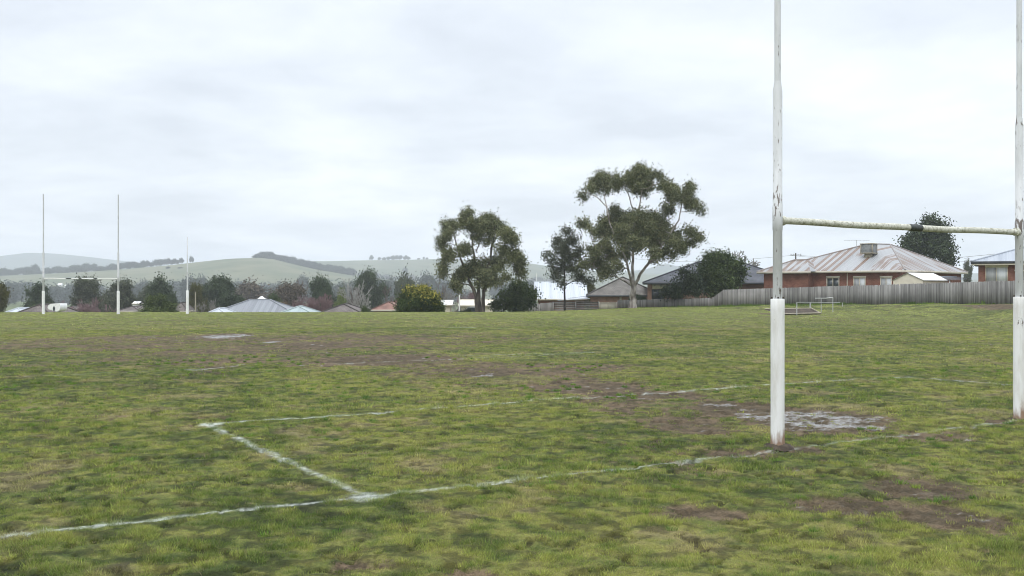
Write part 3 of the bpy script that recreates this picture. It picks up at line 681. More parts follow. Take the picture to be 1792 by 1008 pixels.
# --- broad eucalypt left
Z0 = 108.; t = place_tree('eucalyptus_tree', 840, Z0, 'broad many-stemmed eucalyptus with dark dense crown, second largest tree, right of the golden bush')
bz = t.location.z
LF = [(819, 376, 11, 8), (790, 392, 17, 12), (821, 393, 20, 12), (861, 381, 16, 13), (866, 396, 22, 16), (840, 400, 22, 11), (773, 427, 9, 11), (786, 412, 9, 10), (889, 412, 15, 13), (898, 422, 8, 9), (811, 440, 13, 14), (788, 448, 13, 12),
      (777, 467, 9, 12), (894, 446, 17, 12), (913, 456, 9, 10), (911, 479, 8, 10), (881, 440, 12, 11), (844, 467, 26, 13), (823, 475, 20, 12), (801, 483, 15, 14), (866, 465, 16, 14), (865, 494, 12, 10), (800, 497, 12, 10), (844, 492, 13, 9), (886, 486, 7, 7),
      (857, 483, 18, 10), (835, 415, 8, 6), (903, 465, 8, 7), (775, 482, 6, 6), (852, 420, 9, 7)]
bl = px_lobes(LF, 840, bz, Z0, 1.0, 8, .6)
q = lambda px, py, d=0.: pl(px, py, d, 840, Z0, bz)
stems = [([(-.25, 0, -.3), q(834, 520), q(826, 500), q(815, 480), q(806, 450), q(795, 415)], .27, .06), ([(0, .1, -.3), q(838, 510), q(836, 480), q(828, 440), q(826, 400)], .25, .06),
         ([(.3, 0, -.3), q(846, 515), q(850, 490), q(856, 460), q(864, 420), q(866, 395)], .24, .06), ([q(846, 512), q(858, 492, .5), q(872, 470, .8), q(890, 445, .6)], .14, .05), ([q(833, 440), q(840, 425), q(846, 405)], .07, .04)]
link('trunk', limb_mesh(stems, bl, 9, M['bark_dark'], 5, .05), t)
link('crown', crown_mesh(bl, 2.8, .18, 10, M['L_euc'], shell=.42), t)
# --- young eucalypt
Z0 = 113.; t = place_tree('eucalyptus_tree', 988, Z0, 'slim young eucalyptus with one thin dark trunk in front of the grey rail fence')
bz = t.location.z
YG = [(989, 407, 10, 8), (976, 423, 11, 10), (1002, 425, 12, 10), (989, 443, 18, 11), (957, 446, 7, 6), (1015, 441, 8, 8), (972, 482, 14, 11), (1000, 466, 14, 9), (1015, 487, 12, 8), (983, 464, 12, 9), (983, 497, 6, 6), (967, 458, 8, 8), (1030, 492, 9, 7), (1008, 450, 8, 7)]
bl = px_lobes(YG, 988, bz, Z0, 1.0, 12, .5)
q = lambda px, py, d=0.: pl(px, py, d, 988, Z0, bz)
link('trunk', limb_mesh([([(0, 0, -.3), q(988, 510), q(988, 470), q(989, 420)], .14, .04), ([q(988, 500), q(1003, 492), q(1020, 488)], .06, .03)], bl, 13, M['bark_black'], 5, .04), t)
link('crown', crown_mesh(bl, 1.6, .18, 14, M['L_grey'], shell=.5), t)
# --- dense trees by the grey tiled house
def lobed(name, L, bpx, Z, label, leaf, bark, dens, size, seed, trunk_r=.2, cat='tree', gold=None, shell=.42, dep=.6, group=None):
    t = place_tree(name, bpx, Z, label, cat, group); bz = t.location.z
    bl = px_lobes(L, bpx, bz, Z, 1.0, seed, dep)
    top = np.mean([l[2] for l in bl])
    link('trunk', limb_mesh([([(0, 0, -.4), (0, 0, top * .5), (0, 0, top)], trunk_r, trunk_r * .4)], bl, seed, M[bark], 3, .04), t)
    link('crown', crown_mesh(bl, dens, size, seed + 1, M[leaf], shell=shell, gold=gold), t); return t
lobed('evergreen_tree', [(1245, 451, 13, 9), (1264, 455, 17, 11), (1234, 470, 14, 14), (1256, 474, 22, 18), (1279, 464, 16, 14), (1289, 480, 13, 13), (1268, 493, 20, 13), (1240, 493, 17, 13), (1283, 496, 13, 11), (1246, 506, 18, 10)], 1262, 116.,
      'dense round dark green tree rising in front of the grey tiled roof', 'L_green', 'bark_dark', 3.0, .22, 20)
lobed('shrub', [(1203, 494, 17, 11), (1180, 506, 16, 10), (1196, 481, 9, 9), (1172, 513, 12, 7), (1216, 508, 14, 9), (1190, 512, 14, 9), (1220, 493, 10, 9)], 1194, 115.,
      'dark blackish shrub over the fence, left of the dense round tree', 'L_dark', 'bark_dark', 2.6, .22, 22, .1, 'shrub')
lobed('evergreen_tree', [(1627, 391, 18, 8), (1593, 420, 18, 10), (1622, 408, 25, 12), (1648, 401, 14, 9), (1653, 421, 17, 12), (1620, 434, 22, 12), (1663, 442, 10, 9), (1643, 441, 17, 11), (1590, 436, 14, 9), (1610, 446, 18, 9), (1660, 456, 14, 9)], 1628, 152.,
      'big dark tree rising behind the rusty iron roof', 'L_dark', 'bark_dark', 2.6, .30, 24, .35)
lobed('shrub', [(905, 504, 17, 9), (890, 519, 13, 10), (925, 514, 12, 10), (930, 527, 11, 9), (889, 534, 15, 10), (914, 524, 14, 10), (905, 539, 18, 8), (868, 534, 9, 8)], 905, 112.,
      'dark green bushy shrub between the broad eucalyptus and the end of the fence', 'L_green', 'bark_dark', 2.8, .20, 26, .1, 'shrub')
def goldf(p, tn, rng):
    top = p[:, 2] + .22 * p[:, 0] + rng.normal(0, .5, len(p))
    thr = gold_thr[0]; m = top > thr; return np.where(m, rng.uniform(.74, 1.0, len(p)), np.clip(tn * 1.0, 0, .7))
t0g = ground_at(X_(733, 104), 104.); gold_thr = [Zt(511, 104.) - t0g - .12]
lobed('golden_bush', [(733, 510, 24, 9), (715, 522, 18, 12), (746, 518, 18, 11), (757, 529, 15, 12), (729, 532, 26, 13), (706, 534, 12, 11), (769, 538, 9, 9), (744, 540, 20, 8), (712, 542, 15, 6), (722, 514, 15, 8)], 733, 104.,
      'large rounded bush with yellow flowering top and dark green sides', 'L_gold', 'bark_dark', 3.2, .16, 28, .12, 'bush', gold=goldf)

# --- generic trees, cached meshes 10 m tall
CACHE = {}
def kind_lobes(kind, seed):
    rng = np.random.default_rng(seed * 7 + 1); L = []
    if kind == 'round':
        for i in range(15):
            a = rng.uniform(0, 6.28); zz_ = rng.uniform(2.2, 8.6); w_ = 3.3 * math.sqrt(max(1 - ((zz_ - 5.2) / 4.6) ** 2, .05)); r_ = w_ * math.sqrt(rng.random()) * .95
            s = rng.uniform(1.0, 1.9); L.append((math.cos(a) * r_, math.sin(a) * r_, zz_, s, s, s * .78))
        L.append((0, 0, 8.9, 1.3, 1.3, 1.0))
    elif kind == 'spread':
        for i in range(15):
            a = rng.uniform(0, 6.28); r_ = 4.0 * math.sqrt(rng.random()); zz_ = 8.7 - r_ * .36 - rng.choice([0, 0, 2.0, 3.2]) + rng.uniform(-.4, .4)
            s = rng.uniform(1.3, 2.0); L.append((math.cos(a) * r_, math.sin(a) * r_, zz_, s, s, s * .5))
        L.append((0, 0, 9.2, 1.8, 1.8, .8))
    elif kind == 'tall':
        for i in range(14):
            zz_ = rng.uniform(2, 9.2); a = rng.uniform(0, 6.28); r_ = (1 - (zz_ / 10.5) ** 2) * 2.3 * rng.random(); s = rng.uniform(.8, 1.6); L.append((math.cos(a) * r_, math.sin(a) * r_, zz_, s, s, s * .9))
        L.append((0, 0, 9.2, .9, .9, 1.0))
    elif kind == 'euc':
        for i in range(12):
            a = rng.uniform(0, 6.28); r_ = rng.uniform(.4, 3.4); zz_ = rng.uniform(4.8, 8.9) - r_ * .2; s = rng.uniform(.9, 1.6); L.append((math.cos(a) * r_, math.sin(a) * r_, zz_, s, s, s * .7))
        L.append((.3, 0, 9.2, 1.3, 1.3, .8))
    else:  # shrub
        for i in range(13):
            a = rng.uniform(0, 6.28); r_ = 3.6 * math.sqrt(rng.random()); zz_ = rng.uniform(1.5, 8.8) * (1 - (r_ / 4.6) ** 2 * .7); s = rng.uniform(1.3, 2.1); L.append((math.cos(a) * r_, math.sin(a) * r_, zz_, s, s, s * .9))
    return L
def tree_meshes(kind, leaf, bark, seed, lod):
    key = (kind, leaf, bark, seed, lod)
    if key not in CACHE:
        if kind.startswith('bare'):
            wd = {'bare': 4.2, 'baretall': 3.4, 'barebush': 4.8}[kind]
            me = bare_mesh(10, wd, seed + 50, M[bark], r0=.2 if kind != 'barebush' else .1, depth=(6 if kind == 'barebush' else 5) if lod < 2 else 4, stems=1 if kind != 'barebush' else 7, fine=(.05 if kind == 'barebush' else .04, .05, .09)[lod], first=.24 if kind != 'barebush' else .38, spread=.5 if kind != 'barebush' else .38)
            CACHE[key] = (me, None)
        else:
            L = kind_lobes(kind, seed); size = (.32, .55, .75)[lod]; dens = (2.0, 2.0, 1.9)[lod]
            cm = crown_mesh(L, dens, size, seed + 3, M[leaf], shell=.42)
            h = 5.0 if kind != 'euc' else 6.5
            tm = limb_mesh([([(0, 0, -1.2), (.1, 0, h * .5), (.15, .1, h)], .26, .14)], L if lod == 0 else L[:7], seed, M[bark], 2 if lod == 0 else 0, .07, 5)
            CACHE[key] = (tm, cm)
    return CACHE[key]
def btree(px, top, hw, Z, kind, leaf, bark, label, name='tree', cat='tree', lod=0, seed=0, group=None, zbase=None):
    x = X_(px, Z); zb = ground_at(x, Z) if zbase is None else zbase
    h = Zt(top, Z) - zb; wd = {'round': 4.4, 'spread': 5.0, 'tall': 2.8, 'euc': 4.2, 'shrub': 4.7, 'bare': 4.2, 'baretall': 3.4, 'barebush': 4.8}[kind]
    topz = {'round': 9.9, 'spread': 10., 'tall': 10.1, 'euc': 10., 'shrub': 9.6}.get(kind, 10.)
    o = empty(name, (x, Z, zb), label, cat, group, rz=(seed * 2.4) % 6.28)
    tm, cm = tree_meshes(kind, leaf, bark, seed, lod)
    sx = hw * Z / F / wd; s = (sx, sx, h / topz)
    if cm is None:
        b = link('branches', tm, o); b.scale = s
    else:
        b = link('trunk', tm, o); b.scale = s; c = link('crown', cm, o); c.scale = s
    return o
BT = [
 (-10, 491, 21, 130, 'round', 'L_olive', 'bark_dark', 'dark olive tree cut off by the left edge of the photo', 0),
 (71, 499, 24, 190, 'round', 'L_dark', 'bark_dark', 'dark upright tree right behind the left far goal post', 1),
 (62, 520, 36, 150, 'shrub', 'L_green', 'bark_dark', 'wide dark green bush behind the brown tiled roof at far left', 2),
 (157, 489, 26, 200, 'round', 'L_grey', 'bark_dark', 'rounded grey-green tree beneath the far crossbar', 3),
 (146, 518, 40, 165, 'barebush', '', 'twig_pink', 'reddish brown leafless thicket between the two far goal posts', 4),
 (218, 488, 28, 190, 'round', 'L_grey', 'bark_dark', 'dark grey-green tree just right of the middle far post', 5),
 (182, 515, 20, 190, 'bare', '', 'twig_brown', 'brown leafless tree left of the middle far post', 6),
 (281, 486, 26, 185, 'round', 'L_dark', 'bark_dark', 'dark pointed tree left of the short far post', 7),
 (262, 498, 22, 215, 'round', 'L_grey', 'bark_dark', 'grey-green tree behind the rounded green bush', 8),
 (276, 520, 34, 128, 'shrub', 'L_bush', 'bark_dark', 'rounded bright green bush left of the short far post', 9),
 (307, 534, 14, 130, 'shrub', 'L_olive', 'bark_dark', 'low olive bush touching the rounded green bush on its right', 1),
 (300, 516, 8, 150, 'round', 'L_dark', 'bark_dark', 'small black-green tree peeking over the rounded green bush', 2),
 (345, 499, 13, 180, 'round', 'L_olive', 'bark_dark', 'olive-green tree just right of the short far post', 3),
 (384, 484, 33, 195, 'spread', 'L_dark', 'bark_dark', 'flat-topped dark spreading tree above the blue-grey roof', 4),
 (400, 514, 30, 172, 'spread', 'L_dark', 'bark_dark', 'low dark spreading tree at the left slope of the blue-grey roof', 5),
 (372, 521, 26, 150, 'bare', '', 'bark_grey', 'grey leafless tree between the short far post and the blue-grey roof', 6),
 (437, 498, 30, 320, 'round', 'L_brown', 'bark_grey', 'pale brown hazy tree right behind the ridge of the blue-grey roof', 7),
 (502, 495, 30, 215, 'round', 'L_brown', 'twig_brown', 'brown bushy tree behind the blue-grey roof, left of the pink thicket', 8),
 (478, 514, 14, 190, 'round', 'L_green', 'bark_dark', 'green tree beside the white roof vent', 9),
 (500, 524, 16, 165, 'barebush', '', 'twig_orange', 'orange-brown leafless bush above the small green gabled roof', 3),
 (550, 511, 34, 148, 'barebush', '', 'twig_pink', 'pinkish leafless thicket left of the grey tiled low roof', 7),
 (560, 484, 20, 190, 'round', 'L_dark', 'bark_dark', 'dark dome-shaped tree behind the pinkish thicket', 10),
 (574, 505, 13, 185, 'round', 'L_dark', 'bark_dark', 'dark lower tree leaning on the dome-shaped tree', 11),
 (598, 507, 15, 178, 'shrub', 'L_lime', 'bark_dark', 'yellow-green leafy tree right of the dome-shaped tree', 3),
 (647, 474, 28, 225, 'spread', 'L_dark', 'bark_dark', 'wide dark umbrella-shaped tree behind the pale leafless tree', 8),
 (640, 486, 34, 168, 'bare', '', 'twig_pale', 'pale leafless tree with white limbs in front of the umbrella-shaped tree', 9),
 (675, 498, 22, 200, 'bare', '', 'twig_brown', 'brown leafless tree left of the golden bush', 10),
 (612, 500, 18, 205, 'bare', '', 'twig_brown', 'thin brown leafless tree left of the pale leafless tree', 12),
 (641, 529, 12, 118, 'shrub', 'L_green', 'bark_dark', 'small dark bush before the orange roof at the field edge', 4),
 (709, 483, 14, 260, 'spread', 'L_grey', 'bark_grey', 'small umbrella-shaped tree above the golden bush', 9),
 (761, 484, 18, 205, 'bare', '', 'twig_brown', 'tall brown leafless tree behind the golden bush', 11),
 (785, 503, 26, 172, 'bare', '', 'bark_grey', 'grey leafless tree above the white cottage', 13),
 (822, 504, 26, 178, 'barebush', '', 'twig_pink', 'reddish leafless thicket behind the broad eucalyptus', 14),
 (760, 512, 18, 190, 'round', 'L_grey', 'bark_grey', 'grey-green tree partly behind the right side of the golden bush', 15),
 (811, 535, 16, 112, 'shrub', 'L_dark', 'bark_dark', 'low dark bush left of the broad eucalyptus foot', 5),
 (692, 540, 12, 112, 'shrub', 'L_green', 'bark_dark', 'low green bush at the left foot of the golden bush', 6),
 (872, 520, 12, 150, 'shrub', 'L_dark', 'bark_dark', 'dark bush behind the grey water tank', 7),
 (1036, 489, 14, 150, 'shrub', 'L_olive', 'bark_dark', 'olive bush above the ridge of the old tiled roof', 8),
 (1300, 437, 34, 160, 'bare', '', 'bark_grey', 'leafless grey tree showing above the grey roof, right of the dense round tree', 15),
 (1205, 463, 18, 150, 'bare', '', 'bark_grey', 'thin leafless twigs above the grey roof, left of the dense round tree', 16),
 (1694, 455, 9, 210, 'euc', 'L_grey', 'bark_grey', 'small distant tree between the two red brick houses', 1),
 (1117, 512, 14, 128, 'shrub', 'L_dark', 'bark_dark', 'dark bush behind the trunk of the tallest eucalyptus', 10),
]
for i, (px, top, hw, Z, kind, leaf, bark, lab, sd_) in enumerate(BT):
    nm = 'shrub' if kind in ('shrub', 'barebush') else 'tree'
    btree(px, top + 1, hw * (1.32 if kind == 'round' else 1.12), float(Z), kind, leaf, bark, lab, nm, 'bush' if nm == 'shrub' else 'tree', 0 if Z < 240 else 1, sd_)
# --- hazy valley trees
rng = np.random.default_rng(77)
HZ = [(40, 494, 22), (20, 489, 12), (8, 498, 16), (96, 500, 14), (112, 506, 14), (126, 497, 9), (178, 493, 8), (243, 499, 12), (253, 492, 8), (236, 506, 10), (300, 493, 20), (312, 505, 14), (331, 489, 12), (354, 486, 8), (323, 500, 12), (417, 494, 12), (428, 488, 16), (454, 502, 16),
      (470, 496, 14), (492, 488, 11), (478, 503, 15), (516, 492, 12), (529, 487, 9), (540, 500, 14), (580, 490, 12), (590, 499, 14), (604, 488, 14), (625, 492, 12), (668, 490, 14), (687, 477, 9), (690, 497, 16), (725, 488, 14), (738, 497, 16), (748, 482, 12), (700, 500, 14), (780, 494, 18), (805, 500, 16), (930, 492, 16), (955, 495, 14), (880, 488, 14), (905, 493, 14)]
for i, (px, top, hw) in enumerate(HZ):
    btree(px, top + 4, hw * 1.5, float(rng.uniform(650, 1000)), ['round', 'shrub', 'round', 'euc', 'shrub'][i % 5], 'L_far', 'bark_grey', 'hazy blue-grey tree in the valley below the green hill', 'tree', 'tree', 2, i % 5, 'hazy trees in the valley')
# --- trees on the hills
def hill_tree(px, top, hw, R, zf, kind, lab, grp, seed, base=None):
    x = X_(px, R); zb = float(zf(np.array([x]), np.array([R]))[0]) - .6
    if base is not None: zb = Zt(base, R) - .6
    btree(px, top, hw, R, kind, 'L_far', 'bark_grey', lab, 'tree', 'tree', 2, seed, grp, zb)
for i, (px, top, hw) in enumerate([(250, 458, 5), (258, 458, 6), (265, 460, 4), (274, 456, 6), (281, 455, 6), (288, 455, 5), (295, 454, 5), (301, 456, 4), (306, 454, 4), (311, 456, 3.5), (317, 453, 4), (334, 450, 2.6), (337, 451, 2)]):
    hill_tree(px, top, hw, HA, hillA, 'euc', 'one of the small trees in a row on the bare left crest of the hill', 'trees along the left crest of the hill', i % 5)
for i in range(46):
    px = -30 + i * 6.1 + rng.uniform(-2, 2); R = HA + 10 + rng.uniform(-60, 30); x = X_(px, R)
    base = float(hillA(np.array([x]), np.array([R]))[0]); bpy_ = CY - (base - H) * F / R
    hill_tree(px, bpy_ - rng.uniform(5, 12) * (1 if i % 5 else 1.25), rng.uniform(5, 9), R, hillA, ['round', 'euc'][i % 2], 'hazy tree in the long tree line left of the hill crest, under the pale mountain', 'tree line under the mountain', i % 5)
for i in range(60):
    px = 447 + i * 2.9 + rng.uniform(-1, 1); R = HA + rng.uniform(-6, 22) - max(0, (px - 560)) * .9; x = X_(px, R)
    base = float(hillA(np.array([x]), np.array([R]))[0]); b_ = CY - (base - H) * F / R
    hgt = (6 if px < 458 else 9.5) * rng.uniform(.8, 1.2)
    hill_tree(px, b_ - hgt, rng.uniform(5, 8), R, hillA, ['round', 'euc', 'round'][i % 3], 'dark hazy tree in the dense wood running down the right shoulder of the hill', 'wood on the right shoulder of the hill', i % 5)
for i, (px, top, hw, R) in enumerate([(294, 467, 4, 1380), (316, 468, 5.5, 1370), (338, 473, 5.5, 1340), (411, 474, 8, 1300), (420, 477, 9, 1290), (461, 468, 7, 1350), (470, 471, 8, 1340), (478, 474, 4, 1330), (404, 479, 5, 1300), (430, 484, 8, 1250), (444, 486, 9, 1230)]):
    hill_tree(px, top, hw, float(R), hillA, 'round', 'lone hazy tree out on the open green slope of the hill', 'scattered trees on the hill slope', i % 5)
for i, (px, top, hw) in enumerate([(650, 448, 3.2), (664, 451, 3), (672, 451, 3.5), (680, 450, 3.5), (688, 448, 4), (694, 448, 4), (701, 448, 4), (710, 448, 4), (715, 450, 3), (742, 450, 2), (747, 451, 2), (733, 452, 3)]):
    hill_tree(px, top, hw, HB, hillB, 'euc', 'tiny tree on the skyline of the far hill', 'trees on the far hill skyline', i % 5)
for i, (px, top, hw, R) in enumerate([(756, 459, 6, 2150), (763, 459, 5, 2150), (709, 470, 5, 2000), (640, 478, 12, 1950), (660, 480, 12, 1900), (600, 470, 12, 2150), (575, 466, 12, 2200), (625, 474, 12, 2100), (675, 484, 12, 1850), (720, 484, 14, 1850), (745, 486, 14, 1800), (700, 486, 14, 1850), (770, 482, 12, 1850), (940, 487, 14, 1850), (965, 490, 14, 1800), (560, 463, 10, 2220), (612, 472, 10, 2130), (590, 468, 10, 2170)]):
    hill_tree(px, top, hw, float(R), hillB, 'round', 'faint blue tree clump low on the far hill', 'clumps on the far hill', i % 5)

# ------------------------------------------------------------------ goal posts
def ring_profile(mb, prof, sides=28, x=0., y=0., tone=.5, seed=0):
    n = len(prof); a = np.linspace(0, 2 * math.pi, sides, endpoint=False); rng = np.random.default_rng(seed)
    V = np.array([(x + r * math.cos(b), y + r * math.sin(b), z) for z, r in prof for b in a])
    i = np.arange(n - 1)[:, None] * sides; j = np.arange(sides)[None]; k = (j + 1) % sides
    mb.add(V, np.stack([i + j, i + k, i + sides + k, i + sides + j], -1).reshape(-1, 4), tone=tone)
    mb.add(V[-sides:], [tuple(range(sides))], tone=tone)
def goal(name, label, xy1, xy2, bar_z, top, sl_h, sl_r, r1, r2, step, mats, tape, near=True, cat='goal posts'):
    x1, y1 = xy1; x2, y2 = xy2; root = empty(name, (x1, y1, 0), label, cat)
    d = np.array((x2 - x1, y2 - y1)); L = np.linalg.norm(d); root.rotation_euler.z = math.atan2(d[1], d[0])
    for k, xx in enumerate((0., L)):
        gz = ground_at(x1 + d[0] * k, y1 + d[1] * k) - .03
        p = MB(); ring_profile(p, [(gz, r1), (bar_z - .13, r1), (bar_z - .125, r1 + .004), (bar_z + .18, r1 + .004), (bar_z + .185, r1), (step - .09, r1), (step - .02, r2 + .010), (step + .03, r2 + .006), (step + .035, r2), (top, r2), (top + .015, r2 * .6)], x=xx)
        up = p.build('upright', M[mats[0]], root, True)
        up.data.set_sharp_from_angle(angle=math.radians(40))
        s = MB(); zz_ = [gz + i * (sl_h - gz) / 14 for i in range(15)]
        rg = np.random.default_rng(k + 5)
        ring_profile(s, [(z, sl_r * (1 + rg.uniform(-.012, .012) + (.06 if i == 0 else 0))) for i, z in enumerate(zz_)] + [(sl_h + .006, sl_r * .97), (sl_h + .008, r1 + .002)], x=xx)
        slv = s.build('sleeve', M[mats[1]], up, True); slv.data.set_sharp_from_angle(angle=math.radians(40))
        if near:
            b = MB()
            for an in (0.6, 2.2, 4.0, 5.4): b.tube([(xx + math.cos(an) * (r1 + .0), math.sin(an) * r1, sl_h + .025), (xx + math.cos(an) * (r1 + .022), math.sin(an) * (r1 + .022), sl_h + .025)], .011, 6, cap=True)
            b.build('bolt', M['soil'], up)
    c = MB(); n = 30; t = np.linspace(0, 1, n); rb = .047 if near else .045
    c.tube(np.c_[r1 + .0 + t * (L - 2 * r1), 0 * t, bar_z - .012 * np.sin(t * math.pi) + .004 * np.sin(t * 17)], rb, 20, cap=True)
    bar = c.build('crossbar', M[mats[2]], root, True)
    for i, (ta, tb) in enumerate(tape):
        b = MB(); b.tube([(L * v, 0, bar_z - .012 * math.sin(v * math.pi) + .004 * math.sin(v * 17)) for v in np.linspace(ta, tb, 5)], rb + .004, 20, cap=True)
        b.build('tape_band', M['tape'], bar, True)
    if near:
        for k, xx in enumerate((r1 + .02, L - r1 - .02)):
            b = MB(); b.tube([(xx - .03, 0, bar_z), (xx + .03, 0, bar_z)], rb + .018, 16, cap=True); b.build('collar', M[mats[2]], bar)
    return root
pA = (X_(1363.5, 13.58), 13.58 + .08); pB = (X_(1788, 16.47), 16.47 + .08)
dAB = math.hypot(pB[0] - pA[0], pB[1] - pA[1])
goal('rugby_goal', 'weathered white H-shaped goal with mossy crossbar standing closest, beside the wet mud', pA, pB, 3.0, 9.6, 1.95, .091, .062, .042, 4.80, ('post', 'sleeve', 'bar'), [(.495, .545)])
pC = (X_(76, 81), 81.); pD = (X_(207, 81.5), 81.5)
goal('rugby_goal', 'distant white H-shaped goal at the far left end of the field', pC, pD, 2.82, 9.45, 1.8, .115, .075, .05, 4.9, ('farpost', 'white', 'white'), [(.30, .37), (.47, .51), (.67, .72)], near=False)
r = empty('goal_post', (X_(328, 82.5), 82.5, 0), 'single shorter white post right of the distant H-shaped goal', 'post')
p = MB(); gz = ground_at(X_(328, 82.5), 82.5) - .05; ring_profile(p, [(gz, .06), (3.4, .06), (3.45, .05), (6.15, .045), (6.16, .02)]); p.build('upright', M['farpost'], r, True)
p = MB(); ring_profile(p, [(gz, .12), (1.2, .105), (1.82, .10), (1.9, .062)]); p.build('sleeve', M['white'], r, True)
# soil collars at the foot of the near posts
for k, pq in enumerate((pA, pB)):
    mb = MB(); n = 26; rg = np.random.default_rng(k); a = np.linspace(0, 2 * math.pi, n, endpoint=False); Vv = []
    for rr_, hh_ in ((.085, .04), (.13, .03), (.21, -.03)):
        Vv += [(pq[0] + math.cos(b) * rr_ * rg.uniform(.9, 1.25), pq[1] + math.sin(b) * rr_ * rg.uniform(.9, 1.25), float(height(np.array([pq[0]]), np.array([pq[1]]))[0]) + hh_ * rg.uniform(.6, 1.2)) for b in a]
    i = np.arange(2)[:, None] * n; j = np.arange(n)[None]
    mb.add(Vv, np.stack([i + j, i + n + j, i + n + (j + 1) % n, i + (j + 1) % n], -1).reshape(-1, 4)[:, ::-1])
    mb.build('soil', M['soil'], None, True, kind='stuff', label='crumbly dark soil heaped round the foot of the %s near goal upright' % ('left', 'right')[k], cat='soil')

# ------------------------------------------------------------------ fences
def fence_run(pts, h0, h1, label, seed, name='paling_fence', slats=False, extra=.35, hvar=.012):
    """pts: list of (x, y, top z); palings hang from the top line"""
    rng = np.random.default_rng(seed); x0, y0, _ = pts[0]; zb0 = ground_at(x0, y0)
    root = empty(name, (x0, y0, zb0), label, 'fence')
    pal = MB(); first = True; posts = []; rail = MB()
    for (xa, ya, za), (xb, yb, zb_) in zip(pts[:-1], pts[1:]):
        L = math.hypot(xb - xa, yb - ya); an = math.atan2(yb - ya, xb - xa); n = max(1, int(L / .108)); nx, ny = -math.sin(an), math.cos(an)
        bay = rng.uniform(.2, .8)
        if not slats:
            for i in range(n):
                t = (i + .5) / n; x = xa + (xb - xa) * t; y = ya + (yb - ya) * t; top = za + (zb_ - za) * t + rng.normal(0, hvar) + .05 * (fbm(np.array([x]), np.array([y]), 3.0, 2, 99)[0] - .5) - (.12 if rng.random() < .02 else 0)
                bot = min(ground_at(x, y) - .1, top - .4); 
                if i % 22 == 0: bay = rng.uniform(.25, .75)
                pal.box((x - x0, y - y0, (top + bot) / 2 - zb0), (.100, .016, top - bot), an + rng.normal(0, .02), tone=float(np.clip(bay * .5 + rng.beta(1.6, 1.6) * .7 - .1, 0, 1)), tilt=rng.normal(0, .006))
        else:
            for kk in range(7):
                for s in range(int(L / 2.4)):
                    t0, t1 = s / int(L / 2.4), (s + 1) / int(L / 2.4); t = (t0 + t1) / 2; top = za + (zb_ - za) * t
                    pal.box((xa + (xb - xa) * t - x0, ya + (yb - ya) * t - y0, top - .08 - kk * .2 - zb0), (L * (t1 - t0) - .02, .02, .165), an, tone=rng.uniform(0, .8), tilt=rng.normal(0, .004))
        m = max(1, int(L / 2.4))
        for i in range(m + 1):
            t = i / m; x = xa + (xb - xa) * t; y = ya + (yb - ya) * t; top = za + (zb_ - za) * t; posts.append((x, y, top, an, nx, ny))
        for fz in (.25, 1.35):
            rail.tube([(xa + nx * .04 - x0, ya + ny * .04 - y0, za - fz - zb0), (xb + nx * .04 - x0, yb + ny * .04 - y0, zb_ - fz - zb0)], .04, 4)
    pal.build('palings' if not slats else 'rails', M['paling'], root)
    if not slats: rail.build('rail', M['paling'], root)
    seen = []
    for x, y, top, an, nx, ny in posts:
        if any(math.hypot(x - a, y - b) < .5 for a, b in seen): continue
        seen.append((x, y)); s = 1 if not slats else -1; off = .09 if not slats else -.07
        b = MB(); bot = ground_at(x, y) - .2; tp = top - .06 if not slats else top + .03
        b.box((x + nx * off - x0, y + ny * off - y0, (tp + bot) / 2 - zb0), (.11, .11, tp - bot), an, tone=rng.uniform(.2, .9)); b.build('post', M['paling'], root)
    return root
def fp(px, py, Z): x = X_(px, Z); return (x, Z, Zt(py, Z))
fence_run([fp(1265, 507, 112), fp(1372, 503.5, 108), fp(1485, 500, 100.5), fp(1592, 497, 93), fp(1700, 493.5, 84.5), fp(1792, 490.5, 77), fp(1960, 484, 66)], 0, 0, 'tall weathered grey paling fence along the right bank in front of the red brick houses', 1)
fence_run([fp(1081, 525.5, 118), fp(1150, 524, 116.2), fp(1225, 522, 113.6), fp(1247, 520.5, 113), fp(1265, 508, 112.2)], 0, 0, 'low weathered paling fence behind the tallest eucalyptus with its right end stepping up', 2)
fence_run([fp(912, 532, 120), fp(968, 529.5, 119.3)], 0, 0, 'short grey paling fence beside the dark green shrub', 3)
fence_run([fp(968, 528.5, 119.6), fp(1048, 527.5, 118.4)], 0, 0, 'grey horizontal rail fence behind the slim young eucalyptus', 4, name='rail_fence', slats=True)
r = empty('fence_panel', (X_(1049, 118.3), 118.3, ground_at(X_(1049, 118.3), 118.3)), 'cream coloured fence panel between the rail fence and the low paling fence', 'fence')
b = MB(); L = X_(1079, 118) - X_(1049, 118); hh_ = Zt(528, 118) - r.location.z; b.box((L / 2, 0, hh_ / 2 - .1), (L, .05, hh_), 0); b.build('panel', M['cream'], r)
b = MB()
for i in range(3): b.box((L * i / 2, -.05, hh_ / 2 - .08), (.09, .06, hh_ + .06), 0)
b.box((L / 2, -.05, hh_ - .12), (L, .055, .07), 0); b.build('frame', M['fascia'], r)

